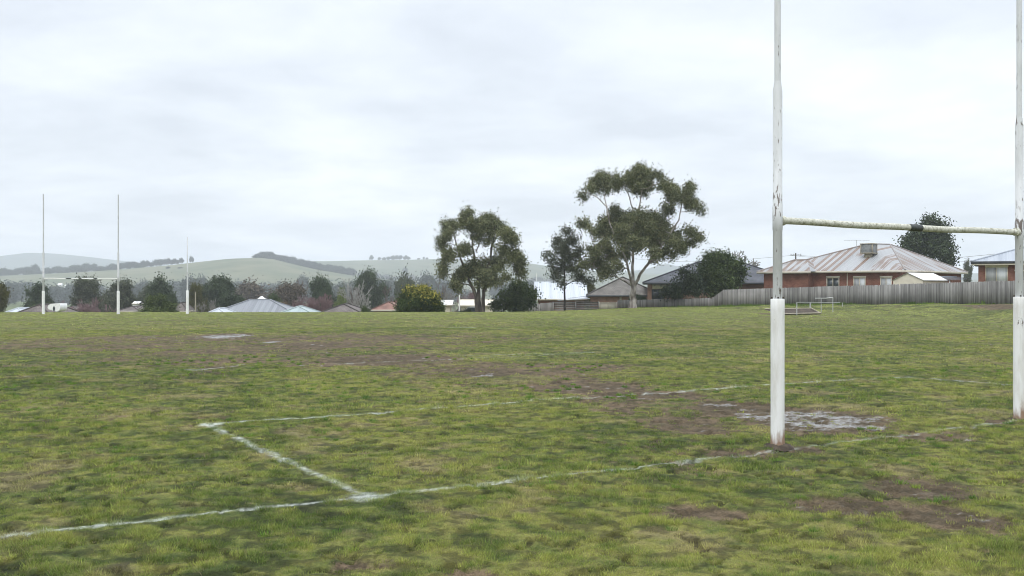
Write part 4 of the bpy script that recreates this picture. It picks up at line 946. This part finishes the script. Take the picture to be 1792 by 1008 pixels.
# ------------------------------------------------------------------ houses
def face(mb, pts, uvo=None):
    """flat face with uv in metres: u along the first edge, v up the slope"""
    p = np.array(pts, float); u = p[1] - p[0]; u /= np.linalg.norm(u); nrm = np.cross(u, p[-1] - p[0]); nrm /= np.linalg.norm(nrm); v = np.cross(nrm, u)
    o = np.zeros(3); uv = np.c_[(p - o) @ u, (p - o) @ v]
    mb.add(p, [tuple(range(len(p)))], uv=uv[None])
def house(label, K, ex, w_, d_, zg, ze, zr, ridge=None, wall='brick', roof='rusty', over=.5, fascia='fascia', cat='house', gable=False, name='house', ridge_c=None):
    """K: front-left wall corner (x,y); ex: unit vector along the front, left to right; depth goes away from the viewer"""
    K = np.array(K, float); ex = np.array(ex, float); ex /= np.linalg.norm(ex); ey = np.array((-ex[1], ex[0]))
    rz = math.atan2(ex[1], ex[0]); root = empty(name, (K[0], K[1], zg), label, cat, rz=rz)
    E = ze - zg; Rr = zr - zg
    wl = MB()
    c = [(0, 0), (w_, 0), (w_, d_), (0, d_)]
    for i in range(4):
        a, b2 = c[i], c[(i + 1) % 4]; face(wl, [(a[0], a[1], -1.0), (b2[0], b2[1], -1.0), (b2[0], b2[1], E - .02), (a[0], a[1], E - .02)])
    face(wl, [(0, 0, E - .03), (w_, 0, E - .03), (w_, d_, E - .03), (0, d_, E - .03)])
    if gable == 'x':  # ridge along x, gable ends left/right
        for x in (0, w_): face(wl, [(x, 0, E - .02), (x, d_, E - .02), (x, d_ / 2, Rr - .15)])
    wo_ = wl.build('wall', M[wall], root)
    rf = MB(); o = over; dz = (Rr - E) / (d_ / 2 + o) * 0
    e0 = E; P4 = [(-o, -o, e0), (w_ + o, -o, e0), (w_ + o, d_ + o, e0), (-o, d_ + o, e0)]
    if gable == 'x': r1, r2 = (-o, d_ / 2, Rr), (w_ + o, d_ / 2, Rr)
    elif ridge_c: r1, r2 = ridge_c[0] + (Rr,), ridge_c[1] + (Rr,)
    elif w_ >= d_: ins = (d_ / 2 + o); r1, r2 = (-o + ins, d_ / 2, Rr), (w_ + o - ins, d_ / 2, Rr)
    else: ins = w_ / 2 + o; r1, r2 = (w_ / 2, -o + ins, Rr), (w_ / 2, d_ + o - ins, Rr)
    if w_ >= d_ or gable or ridge_c:
        fs = [[P4[0], P4[1], r2, r1], [P4[2], P4[3], r1, r2]]
        if gable != 'x': fs += [[P4[1], P4[2], r2], [P4[3], P4[0], r1]]
        ribs = [(r1, r2)] + ([(P4[0], r1), (P4[3], r1), (P4[1], r2), (P4[2], r2)] if gable != 'x' else [])
    else:
        fs = [[P4[1], P4[2], r2, r1], [P4[3], P4[0], r1, r2], [P4[0], P4[1], r1], [P4[2], P4[3], r2]]
        ribs = [(r1, r2), (P4[0], r1), (P4[1], r1), (P4[2], r2), (P4[3], r2)]
    for f in fs: face(rf, f)
    face(rf, [(p[0], p[1], e0 - .012) for p in P4[::-1]])
    ro = rf.build('roof', M[roof], root)
    cp = MB()
    for a, b2 in ribs: cp.tube([np.array(a) + (0, 0, .02), np.array(b2) + (0, 0, .02)], .09, 6)
    cp.build('ridge_cap', M[roof], ro)
    g = MB()
    for i in range(4):
        a, b2 = np.array(P4[i]), np.array(P4[(i + 1) % 4]); mid = (a + b2) / 2; L = np.linalg.norm(b2 - a); an = math.atan2(b2[1] - a[1], b2[0] - a[0])
        g.box((mid[0], mid[1], e0 - .10), (L + .06, .07, .22), an)
    g.build('gutter', M[fascia], ro)
    return root, ex, ey
def window(root, x, z0, z1, w_, side='front', L=0., left='glass', right='curtain', frame='cream', head=.0):
    """x along the front wall (y=0) of the house's own frame"""
    f = MB(); t = .06; h = z1 - z0; zc = (z0 + z1) / 2
    for dx, dz, sx, sz in ((0, h / 2 - t / 2, w_, t), (0, -h / 2 + t / 2, w_, t), (-w_ / 2 + t / 2, 0, t, h - 2 * t), (w_ / 2 - t / 2, 0, t, h - 2 * t), (0, 0, t * .8, h - 2 * t)):
        f.box((x + dx, -.045, zc + dz), (sx, .09, sz))
    if head: f.box((x, -.05, z1 + head / 2 + .002), (w_ + .1, .1, head))
    fo = f.build('window', M[frame], root)
    for k, mt in ((-1, left), (1, right)):
        p = MB(); p.box((x + k * (w_ / 4 - t * .2), -.015, zc), (w_ / 2 - t * .9, .02, h - 2 * t)); p.build('pane', M[mt], fo)
    sl_ = MB(); sl_.box((x, -.07, z0 - .03), (w_ + .12, .16, .05)); sl_.build('sill', M['cream'], fo)
# rusty-roofed brick house
e1 = np.array((.663, .749)); e1 /= np.linalg.norm(e1); n1_ = np.array((-e1[1], e1[0]))    # n1_: from K to the left
K = np.array((X_(1578, 104.5), 104.5)); SL = 15.0
# the house's own front is its long face seen left of K: front-left corner = K + SL*n1_, running right towards K
FL = K + SL * n1_; zg = 1.0; ze = 3.85
hr, ex, ey = house('red brick house with big rust-streaked iron roof and a roof cooler box', FL, -n1_, SL, 18.0, zg, ze, 6.95, roof='rusty', over=.55, fascia='fascia', ridge_c=((8.4, 7.6), (9.6, 10.8)))
def along(px):   # position along the front face for a photo column
    k = (px - CX) / F; dx, dy = -n1_; # FL + s*(dx,dy): x = k*y
    return (k * FL[1] - FL[0]) / (dx - k * dy)
for (a, b2, lt, rt) in ((1447, 1469, 'glass', 'glass'), (1494, 1515, 'curtain', 'blind'), (1541, 1561, 'curtain', 'blind')):
    s0, s1 = along(a), along(b2); Zm = FL[1] - n1_[1] * (s0 + s1) / 2
    window(hr, (s0 + s1) / 2, Zt(503, Zm) - zg - .25, Zt(486, Zm) - zg, abs(s1 - s0), left=lt, right=rt, head=.18)
b = MB(); s0 = along(1483); b.tube([(s0, -.06, -.5), (s0, -.06, ze - zg - .15)], .045, 8); b.build('downpipe', M['cream'], hr)
# cooler on the roof and antenna
def roof_cooler():
    c = P(1520.5, 435, 110.5) - np.array((hr.location.x, hr.location.y, zg)); rz = hr.rotation_euler.z; cc, ss = math.cos(-rz), math.sin(-rz)
    lx, ly = c[0] * cc - c[1] * ss, c[0] * ss + c[1] * cc
    o = MB(); W = 1.35; Hh = .95; z = c[2]
    for kx in (-1, 1):
        for ky in (-1, 1): o.box((lx + kx * (W / 2 - .05), ly + ky * (W / 2 - .05), z), (.09, .09, Hh))
    o.box((lx, ly, z + Hh / 2 + .03), (W + .08, W + .08, .08)); o.box((lx, ly, z - Hh / 2 - .03), (W + .06, W + .06, .1)); o.box((lx, ly, z - Hh / 2 - .4), (.7, .7, .75))
    cas = o.build('cooler', M['concrete'], hr)
    s = MB()
    for i in range(9): s.box((lx, ly, z - Hh / 2 + .07 + i * .1), (W - .06, W - .06, .055), tone=.4)
    s.box((lx, ly, z), (W - .2, W - .2, Hh - .05)); s.build('louvre', M['steel'], cas)
roof_cooler()
def antenna(root, px, py_top, py_base, Z, arm):
    a = P(px, py_base, Z) - np.array(root.location); rz = root.rotation_euler.z; cc, ss = math.cos(-rz), math.sin(-rz)
    lx, ly = a[0] * cc - a[1] * ss, a[0] * ss + a[1] * cc; h = (py_base - py_top) / F * Z
    b = MB(); b.tube([(lx, ly, a[2] - .3), (lx, ly, a[2] + h)], .022, 5)
    dv = np.array((math.cos(-rz), math.sin(-rz), 0)) * arm
    c = np.array((lx, ly, a[2] + h - .08)); b.tube([c - dv, c + dv], .018, 5)
    pv = np.array((-dv[1], dv[0], 0)) / arm
    for i in range(9): q_ = c + dv * (-1 + i * .25); b.tube([q_ - pv * .3, q_ + pv * .3], .012, 4)
    b.build('antenna', M['steel'], root)
antenna(hr, 1499, 420, 436, 114, 1.35)
# left wing of the same house
def wing():
    o = FL - (-n1_) * 4.2; wl = MB(); rt = hr; E = ze - zg - .03; Rr = Zt(456.5, 117) - zg; ov = .55; w_, d_ = 5.2, 5.4; x0 = .25; y0 = -1.2
    c = [(x0, y0), (x0 + w_, y0), (x0 + w_, y0 + d_), (x0, y0 + d_)]
    for i in range(4):
        a, b2 = c[i], c[(i + 1) % 4]; face(wl, [(a[0], a[1], -1.), (b2[0], b2[1], -1.), (b2[0], b2[1], E - .02), (a[0], a[1], E - .02)])
    wl.build('wing_wall', M['brick'], hr)
    P4 = [(x0 - ov, y0 - ov, E), (x0 + w_ + ov, y0 - ov, E), (x0 + w_ + ov, y0 + d_ + ov, E), (x0 - ov, y0 + d_ + ov, E)]
    r1, r2 = (x0 + 2.3, y0 + d_ / 2, Rr), (x0 + w_ - 1.4, y0 + d_ / 2, Rr); rf = MB()
    for f in ([P4[0], P4[1], r2, r1], [P4[2], P4[3], r1, r2], [P4[1], P4[2], r2], [P4[3], P4[0], r1], [(p[0], p[1], E - .014) for p in P4[::-1]]): face(rf, f)
    ro = rf.build('wing_roof', M['rusty'], hr); cp = MB()
    for a, b2 in ((r1, r2), (P4[0], r1), (P4[3], r1)): cp.tube([np.array(a) + (0, 0, .02), np.array(b2) + (0, 0, .02)], .09, 6)
    cp.build('ridge_cap', M['rusty'], ro); g = MB()
    for a, b2 in ((P4[0], P4[1]), (P4[3], P4[0])):
        a, b2 = np.array(a), np.array(b2); mid = (a + b2) / 2; L = np.linalg.norm(b2 - a); g.box((mid[0], mid[1], E - .1), (L, .07, .215), math.atan2(b2[1] - a[1], b2[0] - a[0]))
    g.build('gutter', M['fascia'], ro)
wing()
# right house
zg2 = 1.45; zh = ground_at(X_(1708, 96), 96)
KR = (X_(1712, 95), 95.); ze2 = Zt(457.5, 94.5)
h2, _, _ = house('red brick house with blue-grey iron roof at the right edge', KR, (.90, -.44), 15.5, 13.0, 1.3, ze2, Zt(419, 99), roof='iron_blue', over=.6, fascia='gutter_dark')
b = MB(); b.box((7.75, -.57, ze2 - 1.3 - .27), (16.6, .03, .14)); b.box((7.75, -.30, ze2 - 1.3 - .335), (16.4, .6, .02)); b.build('soffit', M['cream'], h2)
along2 = lambda px: ((px - CX) / F * 95. - KR[0]) / (.898 + .439 * (px - CX) / F)
s0 = along2(1744); window(h2, s0, Zt(494, 94.5) - 1.3, Zt(467, 94.5) - 1.3, 1.85, left='curtain', right='blind', head=.24)
s0 = along2(1779); b = MB(); b.box((s0, -.04, 1.2), (.16, .08, 2.5)); b.box((s0 + .75, -.05, 2.35), (1.9, .3, .12)); b.build('door_frame', M['cream'], h2)
b = MB(); b.box((s0 + .7, -.02, 1.15), (1.1, .04, 2.2)); b.build('door', M['glass'], h2)
# cream shed and patio roof
zs = ground_at(X_(1600, 101), 101) ; Ks = (X_(1563, 101.5), 101.5)
def shed():
    root = empty('garden_shed', (Ks[0], Ks[1], zs), 'cream metal garden shed with low white gabled roof behind the tall fence', 'shed', rz=-.8)
    w_, d_ = 3.0, 5.6; E = Zt(490, 101.5) - zs; Rr = Zt(477.5, 102) - zs; wl = MB(); c = [(0, 0), (w_, 0), (w_ + 0, d_), (0, d_)]
    for i in range(4):
        a, b2 = c[i], c[(i + 1) % 4]; face(wl, [(a[0], a[1], -.8), (b2[0], b2[1], -.8), (b2[0], b2[1], E), (a[0], a[1], E)])
    for y in (0, d_): face(wl, [(0, y, E), (w_, y, E), (w_ / 2, y, Rr - .03)])
    wl.build('wall', M['cream'], root); rf = MB(); o = .12
    for a, b2, c2, d2 in (((-o, -o, E - .03), (w_ / 2, -o, Rr), (w_ / 2, d_ + o, Rr), (-o, d_ + o, E - .03)), ((w_ / 2, -o, Rr), (w_ + o, -o, E - .03), (w_ + o, d_ + o, E - .03), (w_ / 2, d_ + o, Rr))):
        face(rf, [a, b2, c2, d2]); face(rf, [tuple(np.array(v) - (0, 0, .04)) for v in (d2, c2, b2, a)])
    rf.build('roof', M['cream'] if False else M['white'], root)
shed()
root = empty('patio_roof', (X_(1662, 103), 103., ground_at(X_(1662, 103), 103.)), 'low curved blue-grey patio roof between the shed and the right brick house', 'patio roof', rz=.5)
b = MB(); zt_ = Zt(486, 103) - root.location.z
for i in range(6):
    t = i / 5; b.box((1.35, t * 2.0, zt_ + .35 * math.sin(t * 1.6) - .2), (3.0, .44, .04), 0)
b.build('roof', M['iron_blue'], root); b = MB()
for xx in (0, 2.7): b.box((xx, 0, (zt_ - .2) / 2 - .02), (.09, .09, zt_ - .25))
b.build('post', M['white'], root)
# grey tiled house
h3, _, _ = house('orange brick house with wide grey tiled hip roof behind the dense round tree', (X_(1133, 122.5), 122.5), (.991, -.131), 17.6, 13.0, .15, Zt(494.5, 122), Zt(458, 129), wall='brick_o', roof='tile_grey', over=.55, fascia='gutter_dark')
E3 = Zt(494.5, 122) - .15
b = MB(); b.box((1.45, -.03, E3 - .5), (1.75, .06, .55)); b.build('lintel', M['cream'], h3)
window(h3, 1.25, .55, E3 - .80, 1.5, left='glass', right='glass', frame='gutter_dark')
# old tiled house
zg4 = ground_at(X_(1080, 134), 134) ; ze4 = Zt(516.5, 132)
h4, _, _ = house('low brick house with old mottled brown-grey tiled roof beside the tallest eucalyptus', (X_(1033, 132.5), 132.5), (.997, -.076), 8.6, 9.0, zg4, ze4, Zt(485, 137), wall='brick_o', roof='tile_old', over=.5, fascia='gutter_dark')
b = MB(); b.box((3.9, -.03, ze4 - zg4 - 1.3), (.28, .06, 2.4)); b.build('pilaster', M['cream'], h4)
window(h4, 5.6, ze4 - zg4 - 1.9, ze4 - zg4 - .7, 1.6, left='glass', right='glass')
# pale blue roofed house
ze5 = Zt(523, 141); zg5 = ground_at(X_(960, 141), 141)
h5, _, _ = house('brown brick house with bright pale blue metal roof behind the rail fence', (X_(941, 141.5), 141.5), (1, -.027), 6.4, 9.5, zg5, ze5, Zt(493, 146), wall='brick', roof='iron_pale', over=.5, gable='x')
root = empty('carport', (X_(984, 131), 131., ground_at(X_(984, 131), 131.)), 'flat pale grey carport roof between the pale blue house and the old tiled house', 'carport')
b = MB(); zt_ = Zt(524, 131) - root.location.z; b.box((1.5, 1.2, zt_), (4.0, 2.6, .07), .0, tilt=.06); b.box((2.7, 2.6, zt_ + .35), (3.6, 2.2, .06), 0, tilt=.12); b.build('roof', M['iron_pale'], root)
b = MB(); b.box((-.35, 0.1, zt_ / 2 - .07), (.1, .1, zt_ - .05)); b.box((3.3, 0.1, zt_ / 2 - .0), (.1, .1, zt_ - .05)); b.build('post', M['wood_pole'], root)
# left roofs below the field edge
def lroof(label, pxa, pxb, eave, ridge_py, Z, roof, wall='brick_o', depth=9., gable=False, ex=(1, 0), over=.4, fascia='fascia'):
    xa, xb = X_(pxa, Z), X_(pxb, Z); zg_ = ground_at((xa + xb) / 2, Z); ze_ = Zt(eave, Z)
    return house(label, (xa + over, Z), ex, xb - xa - 2 * over, depth, min(zg_, ze_ - 2.4), ze_, Zt(ridge_py, Z + depth / 2), wall=wall, roof=roof, over=over, gable=gable, fascia=fascia)[0]
hb_ = lroof('house sunk below the field edge with big blue-grey metal hip roof', 360, 522, 552, 524.5, 128., 'iron_grey', depth=8.2)
# white vent on its ridge
root = hb_; b = MB(); lx = X_(458, 133) - root.location.x; zt_ = Zt(524, 133) - root.location.z
b.tube([(lx, 5., zt_ - .3), (lx, 5., zt_ + .1), (lx, 5, zt_ + .25), (lx, 5, zt_ + .42)], [.45, .55, .3, .1], 12, cap=True); b.box((lx, 5., zt_ + .02), (1.15, .9, .12)); b.build('roof_vent', M['white'], root)
lroof('small pale green gabled metal roof right of the blue-grey roof', 490, 546, 548, 536, 122., 'iron_green', depth=5.)
lroof('low skillion of pale metal at the left foot of the blue-grey roof', 362, 396, 549, 539.5, 120., 'iron_pale', depth=4.)
lroof('house with low grey tiled roof left of the small dark bush', 556, 636, 549, 532, 127., 'tile_brown', depth=8.)
lroof('house with red tiled roof left of the golden bush', 650, 705, 542, 528, 140., 'tile_red', depth=8.)
lroof('house with steep orange brick gable partly behind the golden bush', 676, 722, 541, 519, 152., 'tile_red', depth=8., wall='brick_o')
lroof('white cottage with cream roof right of the golden bush', 770, 792, 533, 526, 150., 'white', wall='cream', depth=5., gable='x')
lroof('long low cream roofed house behind the broad eucalyptus', 802, 868, 534, 525, 148., 'cream', wall='cream', depth=6., gable='x')
lroof('house with grey-brown tiled hip roof at the far left', 20, 92, 552, 532.5, 114., 'tile_brown', depth=8.)
lroof('pale metal roof cut by the field edge, left of the grey-brown tiled roof', 3, 44, 550, 539, 124., 'iron_pale', depth=5.)
lroof('house with dull red tiled roof between the middle and short far posts', 206, 246, 544, 536, 170., 'tile_brown', depth=7.)
lroof('house with brown tiled roof left of the short far post', 296, 330, 544, 529, 175., 'tile_brown', depth=7.)
lroof('house with brown roof behind the reddish thicket', 94, 140, 545, 536, 190., 'tile_brown', depth=7.)
for i, (px, py, wpx) in enumerate([(64, 501, 10), (104, 500, 6), (116, 503, 7)]):
    R_ = 1020.
    while R_ < 1400 and CY - (float(hillA(np.array([X_(px, R_)]), np.array([R_]))[0]) + 1.5 - H) * F / R_ > py: R_ += 5
    x = X_(px, R_); root = empty('cottage', (x, R_, float(hillA(np.array([x]), np.array([R_]))[0]) - .3), ['white cottage roof among hazy trees left of the left far post', 'tiny white cottage under the far crossbar, left of the two there', 'tiny white cottage under the far crossbar, right of the two there'][i], 'cottage')
    ww = wpx * R_ / F; wl = MB(); d_ = 6.
    for a, b2 in (((0, 0), (ww, 0)), ((ww, 0), (ww, d_)), ((ww, d_), (0, d_)), ((0, d_), (0, 0))): face(wl, [(a[0] - ww / 2, a[1], -3), (b2[0] - ww / 2, b2[1], -3), (b2[0] - ww / 2, b2[1], 2.6), (a[0] - ww / 2, a[1], 2.6)])
    wl.build('wall', M['white'], root); rf = MB()
    face(rf, [(-ww / 2 - .3, -.3, 2.5), (ww / 2 + .3, -.3, 2.5), (ww / 2 + .3, d_ / 2, 4.4), (-ww / 2 - .3, d_ / 2, 4.4)]); face(rf, [(ww / 2 + .3, d_ + .3, 2.5), (-ww / 2 - .3, d_ + .3, 2.5), (-ww / 2 - .3, d_ / 2, 4.4), (ww / 2 + .3, d_ / 2, 4.4)])
    for x_ in (-ww / 2, ww / 2): face(rf, [(x_, 0, 2.55), (x_, d_, 2.55), (x_, d_ / 2, 4.35)])
    rf.build('roof', M['white'], root)
lroof('narrow white shed left of the rounded green bush', 231, 244, 531, 528, 185., 'white', wall='white', depth=2., over=.1, gable='x')
# white rounded caravan
Zc = 112.; xc = X_(101, Zc); zc_ = Zt(531, Zc)
root = empty('caravan', (xc, Zc, ground_at(xc, Zc)), 'small rounded white caravan with dark arched opening behind the left far post', 'caravan')
zt_ = zc_ - root.location.z; s = Zc / F; prof = [(-11, -9), (-9, -12), (-11.5, -7), (-10, -3), (-6, -.5), (0, 0), (10.5, 0), (10.5, -9), (7, -13.5), (2, -14), (-4, -12), (-9, -10.5)]
prof = [(-11.5, -7), (-10, -3), (-6, -.5), (0, 0), (10.5, 0), (10.5, -9), (8.5, -12.5), (5, -14), (0, -13), (-5, -11), (-9.5, -10)]
b = MB(); pf = np.array(prof) * s; n = len(pf)
V = np.vstack([np.c_[pf[:, 0], np.full(n, -.9), pf[:, 1] + zt_], np.c_[pf[:, 0], np.full(n, .9), pf[:, 1] + zt_]])
b.add(V, [tuple(range(n))]); b.add(V, [tuple(range(2 * n - 1, n - 1, -1))]); b.add(V, [(i, i + n, (i + 1) % n + n, (i + 1) % n) for i in range(n)])
b.build('body', M['white'], root)
b = MB(); a = np.linspace(0, 2 * math.pi, 14, endpoint=False); V = np.c_[.2 * 0 + np.cos(a) * 2.0 * s, np.full(14, -.93), np.sin(a) * 4.2 * s + zt_ - 9 * s]
b.add(V, [tuple(range(14))]); b.build('opening', M['glass'], root)
b = MB()
for xx in (-3 * s, 5 * s): b.tube([(xx, -.7, .3), (xx, -.45, .3)], .32, 14, cap=True)
b.build('wheel', M['tape'], root); b = MB(); b.box((1 * s, 0, (zt_ - 12 * s + .3) / 2), (.3, .8, zt_ - 12 * s - .2)); b.build('chassis', M['steel'], root)
# grey water tank right of the broad eucalyptus
Zk = 116.; xk = X_(873, Zk); root = empty('water_tank', (xk, Zk, ground_at(xk, Zk)), 'pale grey ribbed water tank at the foot of the dark green shrub', 'tank')
b = MB(); zt_ = Zt(533.5, Zk) - root.location.z; rr_ = 7 * Zk / F
ring_profile(b, [(-.1 if i == 0 else zt_ * i / 16, rr_ * (1 + .02 * (i % 2))) for i in range(17)] + [(zt_ + .08, rr_ * .2)]); b.build('tank_body', M['steel'], root, True)
b = MB(); ring_profile(b, [(zt_ - .03, rr_ * 1.06), (zt_ + .04, rr_ * 1.05)]); b.build('lid', M['white'], root)
Zk = 118.; xk = X_(825, Zk); root = empty('parked_car', (xk, Zk, ground_at(xk, Zk)), 'pale grey parked car just left of the broad eucalyptus trunk', 'car')
zt_ = Zt(536.5, Zk) - root.location.z
prof = np.array([(-1.9, .35), (-1.95, .75), (-1.5, .9), (-.8, 1.0), (-.35, 1.42), (.85, 1.45), (1.5, 1.0), (1.9, .9), (1.95, .4)]); n = len(prof)
kz = max(zt_ / 1.45, .8); V = np.vstack([np.c_[prof[:, 0], np.full(n, -.8), prof[:, 1] * kz], np.c_[prof[:, 0], np.full(n, .8), prof[:, 1] * kz]])
b = MB(); b.add(V, [tuple(range(n))]); b.add(V, [tuple(range(2 * n - 1, n - 1, -1))]); b.add(V, [(i, i + n, (i + 1) % n + n, (i + 1) % n) for i in range(n)]); b.build('body', M['steel'], root)
b = MB(); V = np.array([(-.7, -.815, 1.02 * kz), (1.35, -.815, 1.02 * kz), (.8, -.815, 1.36 * kz), (-.33, -.815, 1.36 * kz)]); b.add(V, [(0, 1, 2, 3)]); b.build('window', M['glass'], root)
for xx in (-1.2, 1.2):
    b = MB(); b.tube([(xx, -.84, .32), (xx, -.62, .32)], .32, 14, cap=True); b.build('wheel', M['tape'], root)

# ------------------------------------------------------------------ poles and wires
def pole(name, label, px, top, Z, r_, mat, arm=None, base=None, cat='pole'):
    x = X_(px, Z); g = ground_at(x, Z); root = empty(name, (x, Z, g), label, cat); h = Zt(top, Z) - g
    b = MB(); b.tube([(0, 0, -.3), (0, 0, h * .5), (0, 0, h)], [r_, r_ * .9, r_ * .75], 8, cap=True); b.build('shaft', M[mat], root)
    if arm:
        b = MB(); b.box((0, -.12, h - .35), (arm, .1, .12)); b.build('crossarm', M[mat], root); b = MB()
        for k in (-.45, -.2, .2, .45): b.tube([(arm * k, -.12, h - .29), (arm * k, -.12, h - .1)], .04, 6, cap=True)
        b.build('insulator', M['steel'], root)
    return root
pole('power_pole', 'dark timber power pole with crossarm above the left end of the rusty roof', 1392.5, 443, 190., .16, 'wood_pole', arm=2.0)
pole('pole', 'yellowish thin pole right of the short far post', 342, 511, 145., .10, 'concrete')
pole('pole', 'short white pole left of the broad eucalyptus', 804, 512, 128., .10, 'white')
pole('mast', 'thin pale mast behind the bright pale blue roof', 939, 478, 240., .09, 'white')
def wire(label, a, b_, sag):
    a, b_ = np.array(a), np.array(b_); n = 14; t = np.linspace(0, 1, n)[:, None]; q_ = a + (b_ - a) * t; q_[:, 2] -= np.sin(t[:, 0] * math.pi) * sag
    m_ = MB(); m_.tube(q_ - a, .022, 4); o = m_.build('power_line', M['bark_grey'], None, label=label, cat='power line', loc=a); return o
wire('thin power line running right from the power pole crossarm to the upper sky edge', P(1400, 447, 190), P(2050, 395, 120), 2.2)
wire('thin lower power line passing behind the rusty roof towards the right edge', P(1385, 447, 190), P(2050, 420, 120), 2.0)
wire('thin power line running left from the power pole towards the grey tiled roof', P(1385, 447, 190), P(1100, 452, 260), 1.0)

# ------------------------------------------------------------------ railings and sand pit
def railing(label, tops, posts, r_=.03):
    x0, y0, z0 = P(*tops[0]); g = ground_at(x0, y0); root = empty('railing', (x0, y0, g), label, 'railing')
    o = np.array((x0, y0, g)); b = MB(); b.tube([P(*t_) - o for t_ in tops], r_, 8, cap=True); b.build('top_rail', M['rail'], root)
    for px, py, Z, rr_ in posts:
        a = P(px, py, Z); bt = ground_at(a[0], a[1]) - .1
        b = MB(); b.tube([a - o, np.array((a[0], a[1], bt)) - o], rr_, 8, cap=True); b.build('post', M['rail'], root)
    return root
railing('long low white rail running from the dug pit towards the tall fence', [(1394.5, 529, 78), (1418, 529, 82), (1470, 529.5, 92)], [(1394.5, 529, 78, .035), (1418, 529, 82, .06), (1474, 529.5, 92, .03)], .022)
railing('short bright white rail on two posts nearer the tall fence', [(1426.5, 522, 86), (1445, 522, 86), (1458, 520.5, 86)], [(1437, 522, 86, .03), (1457.5, 520.5, 86, .035)], .038)
root = empty('sand_pit', (X_(1398, 79.5), 79.5, ground_at(X_(1398, 79.5), 79.5)), 'dark dug pit with pale timber edging beside the white rails', 'pit', rz=.25)
b = MB(); V = [(-2.1, -.9, .06), (1.6, -.5, .08), (2.0, 1.6, .42), (-2.0, 1.7, .36)]; b.add(V, [(0, 1, 2, 3)]); b.build('soil_bed', M['soil'], root)
b = MB()
for a, c_ in ((V[0], V[1]), (V[1], V[2]), (V[2], V[3])): b.tube([np.array(a) + (0, 0, .03), np.array(c_) + (0, 0, .05)], .05, 4, cap=True)
b.build('edging', M['concrete'], root)

# ------------------------------------------------------------------ haze
hz = MB(); hz.box((0, 0, 47.), (10100, 10100, 170.)); o = hz.build('haze', None, kind='stuff', label='pale blue winter haze filling the valley and softening the hills', cat='haze')
m = bpy.data.materials.new('haze'); m.use_nodes = True; m.node_tree.nodes.clear()
pv = N(m.node_tree, 'ShaderNodeVolumePrincipled'); pv.inputs['Color'].default_value = (.88, .92, 1.0, 1); pv.inputs['Density'].default_value = .00030; pv.inputs['Anisotropy'].default_value = 0.0
mo = N(m.node_tree, 'ShaderNodeOutputMaterial'); m.node_tree.links.new(pv.outputs[0], mo.inputs['Volume'])
o.data.materials.clear(); o.data.materials.append(m)
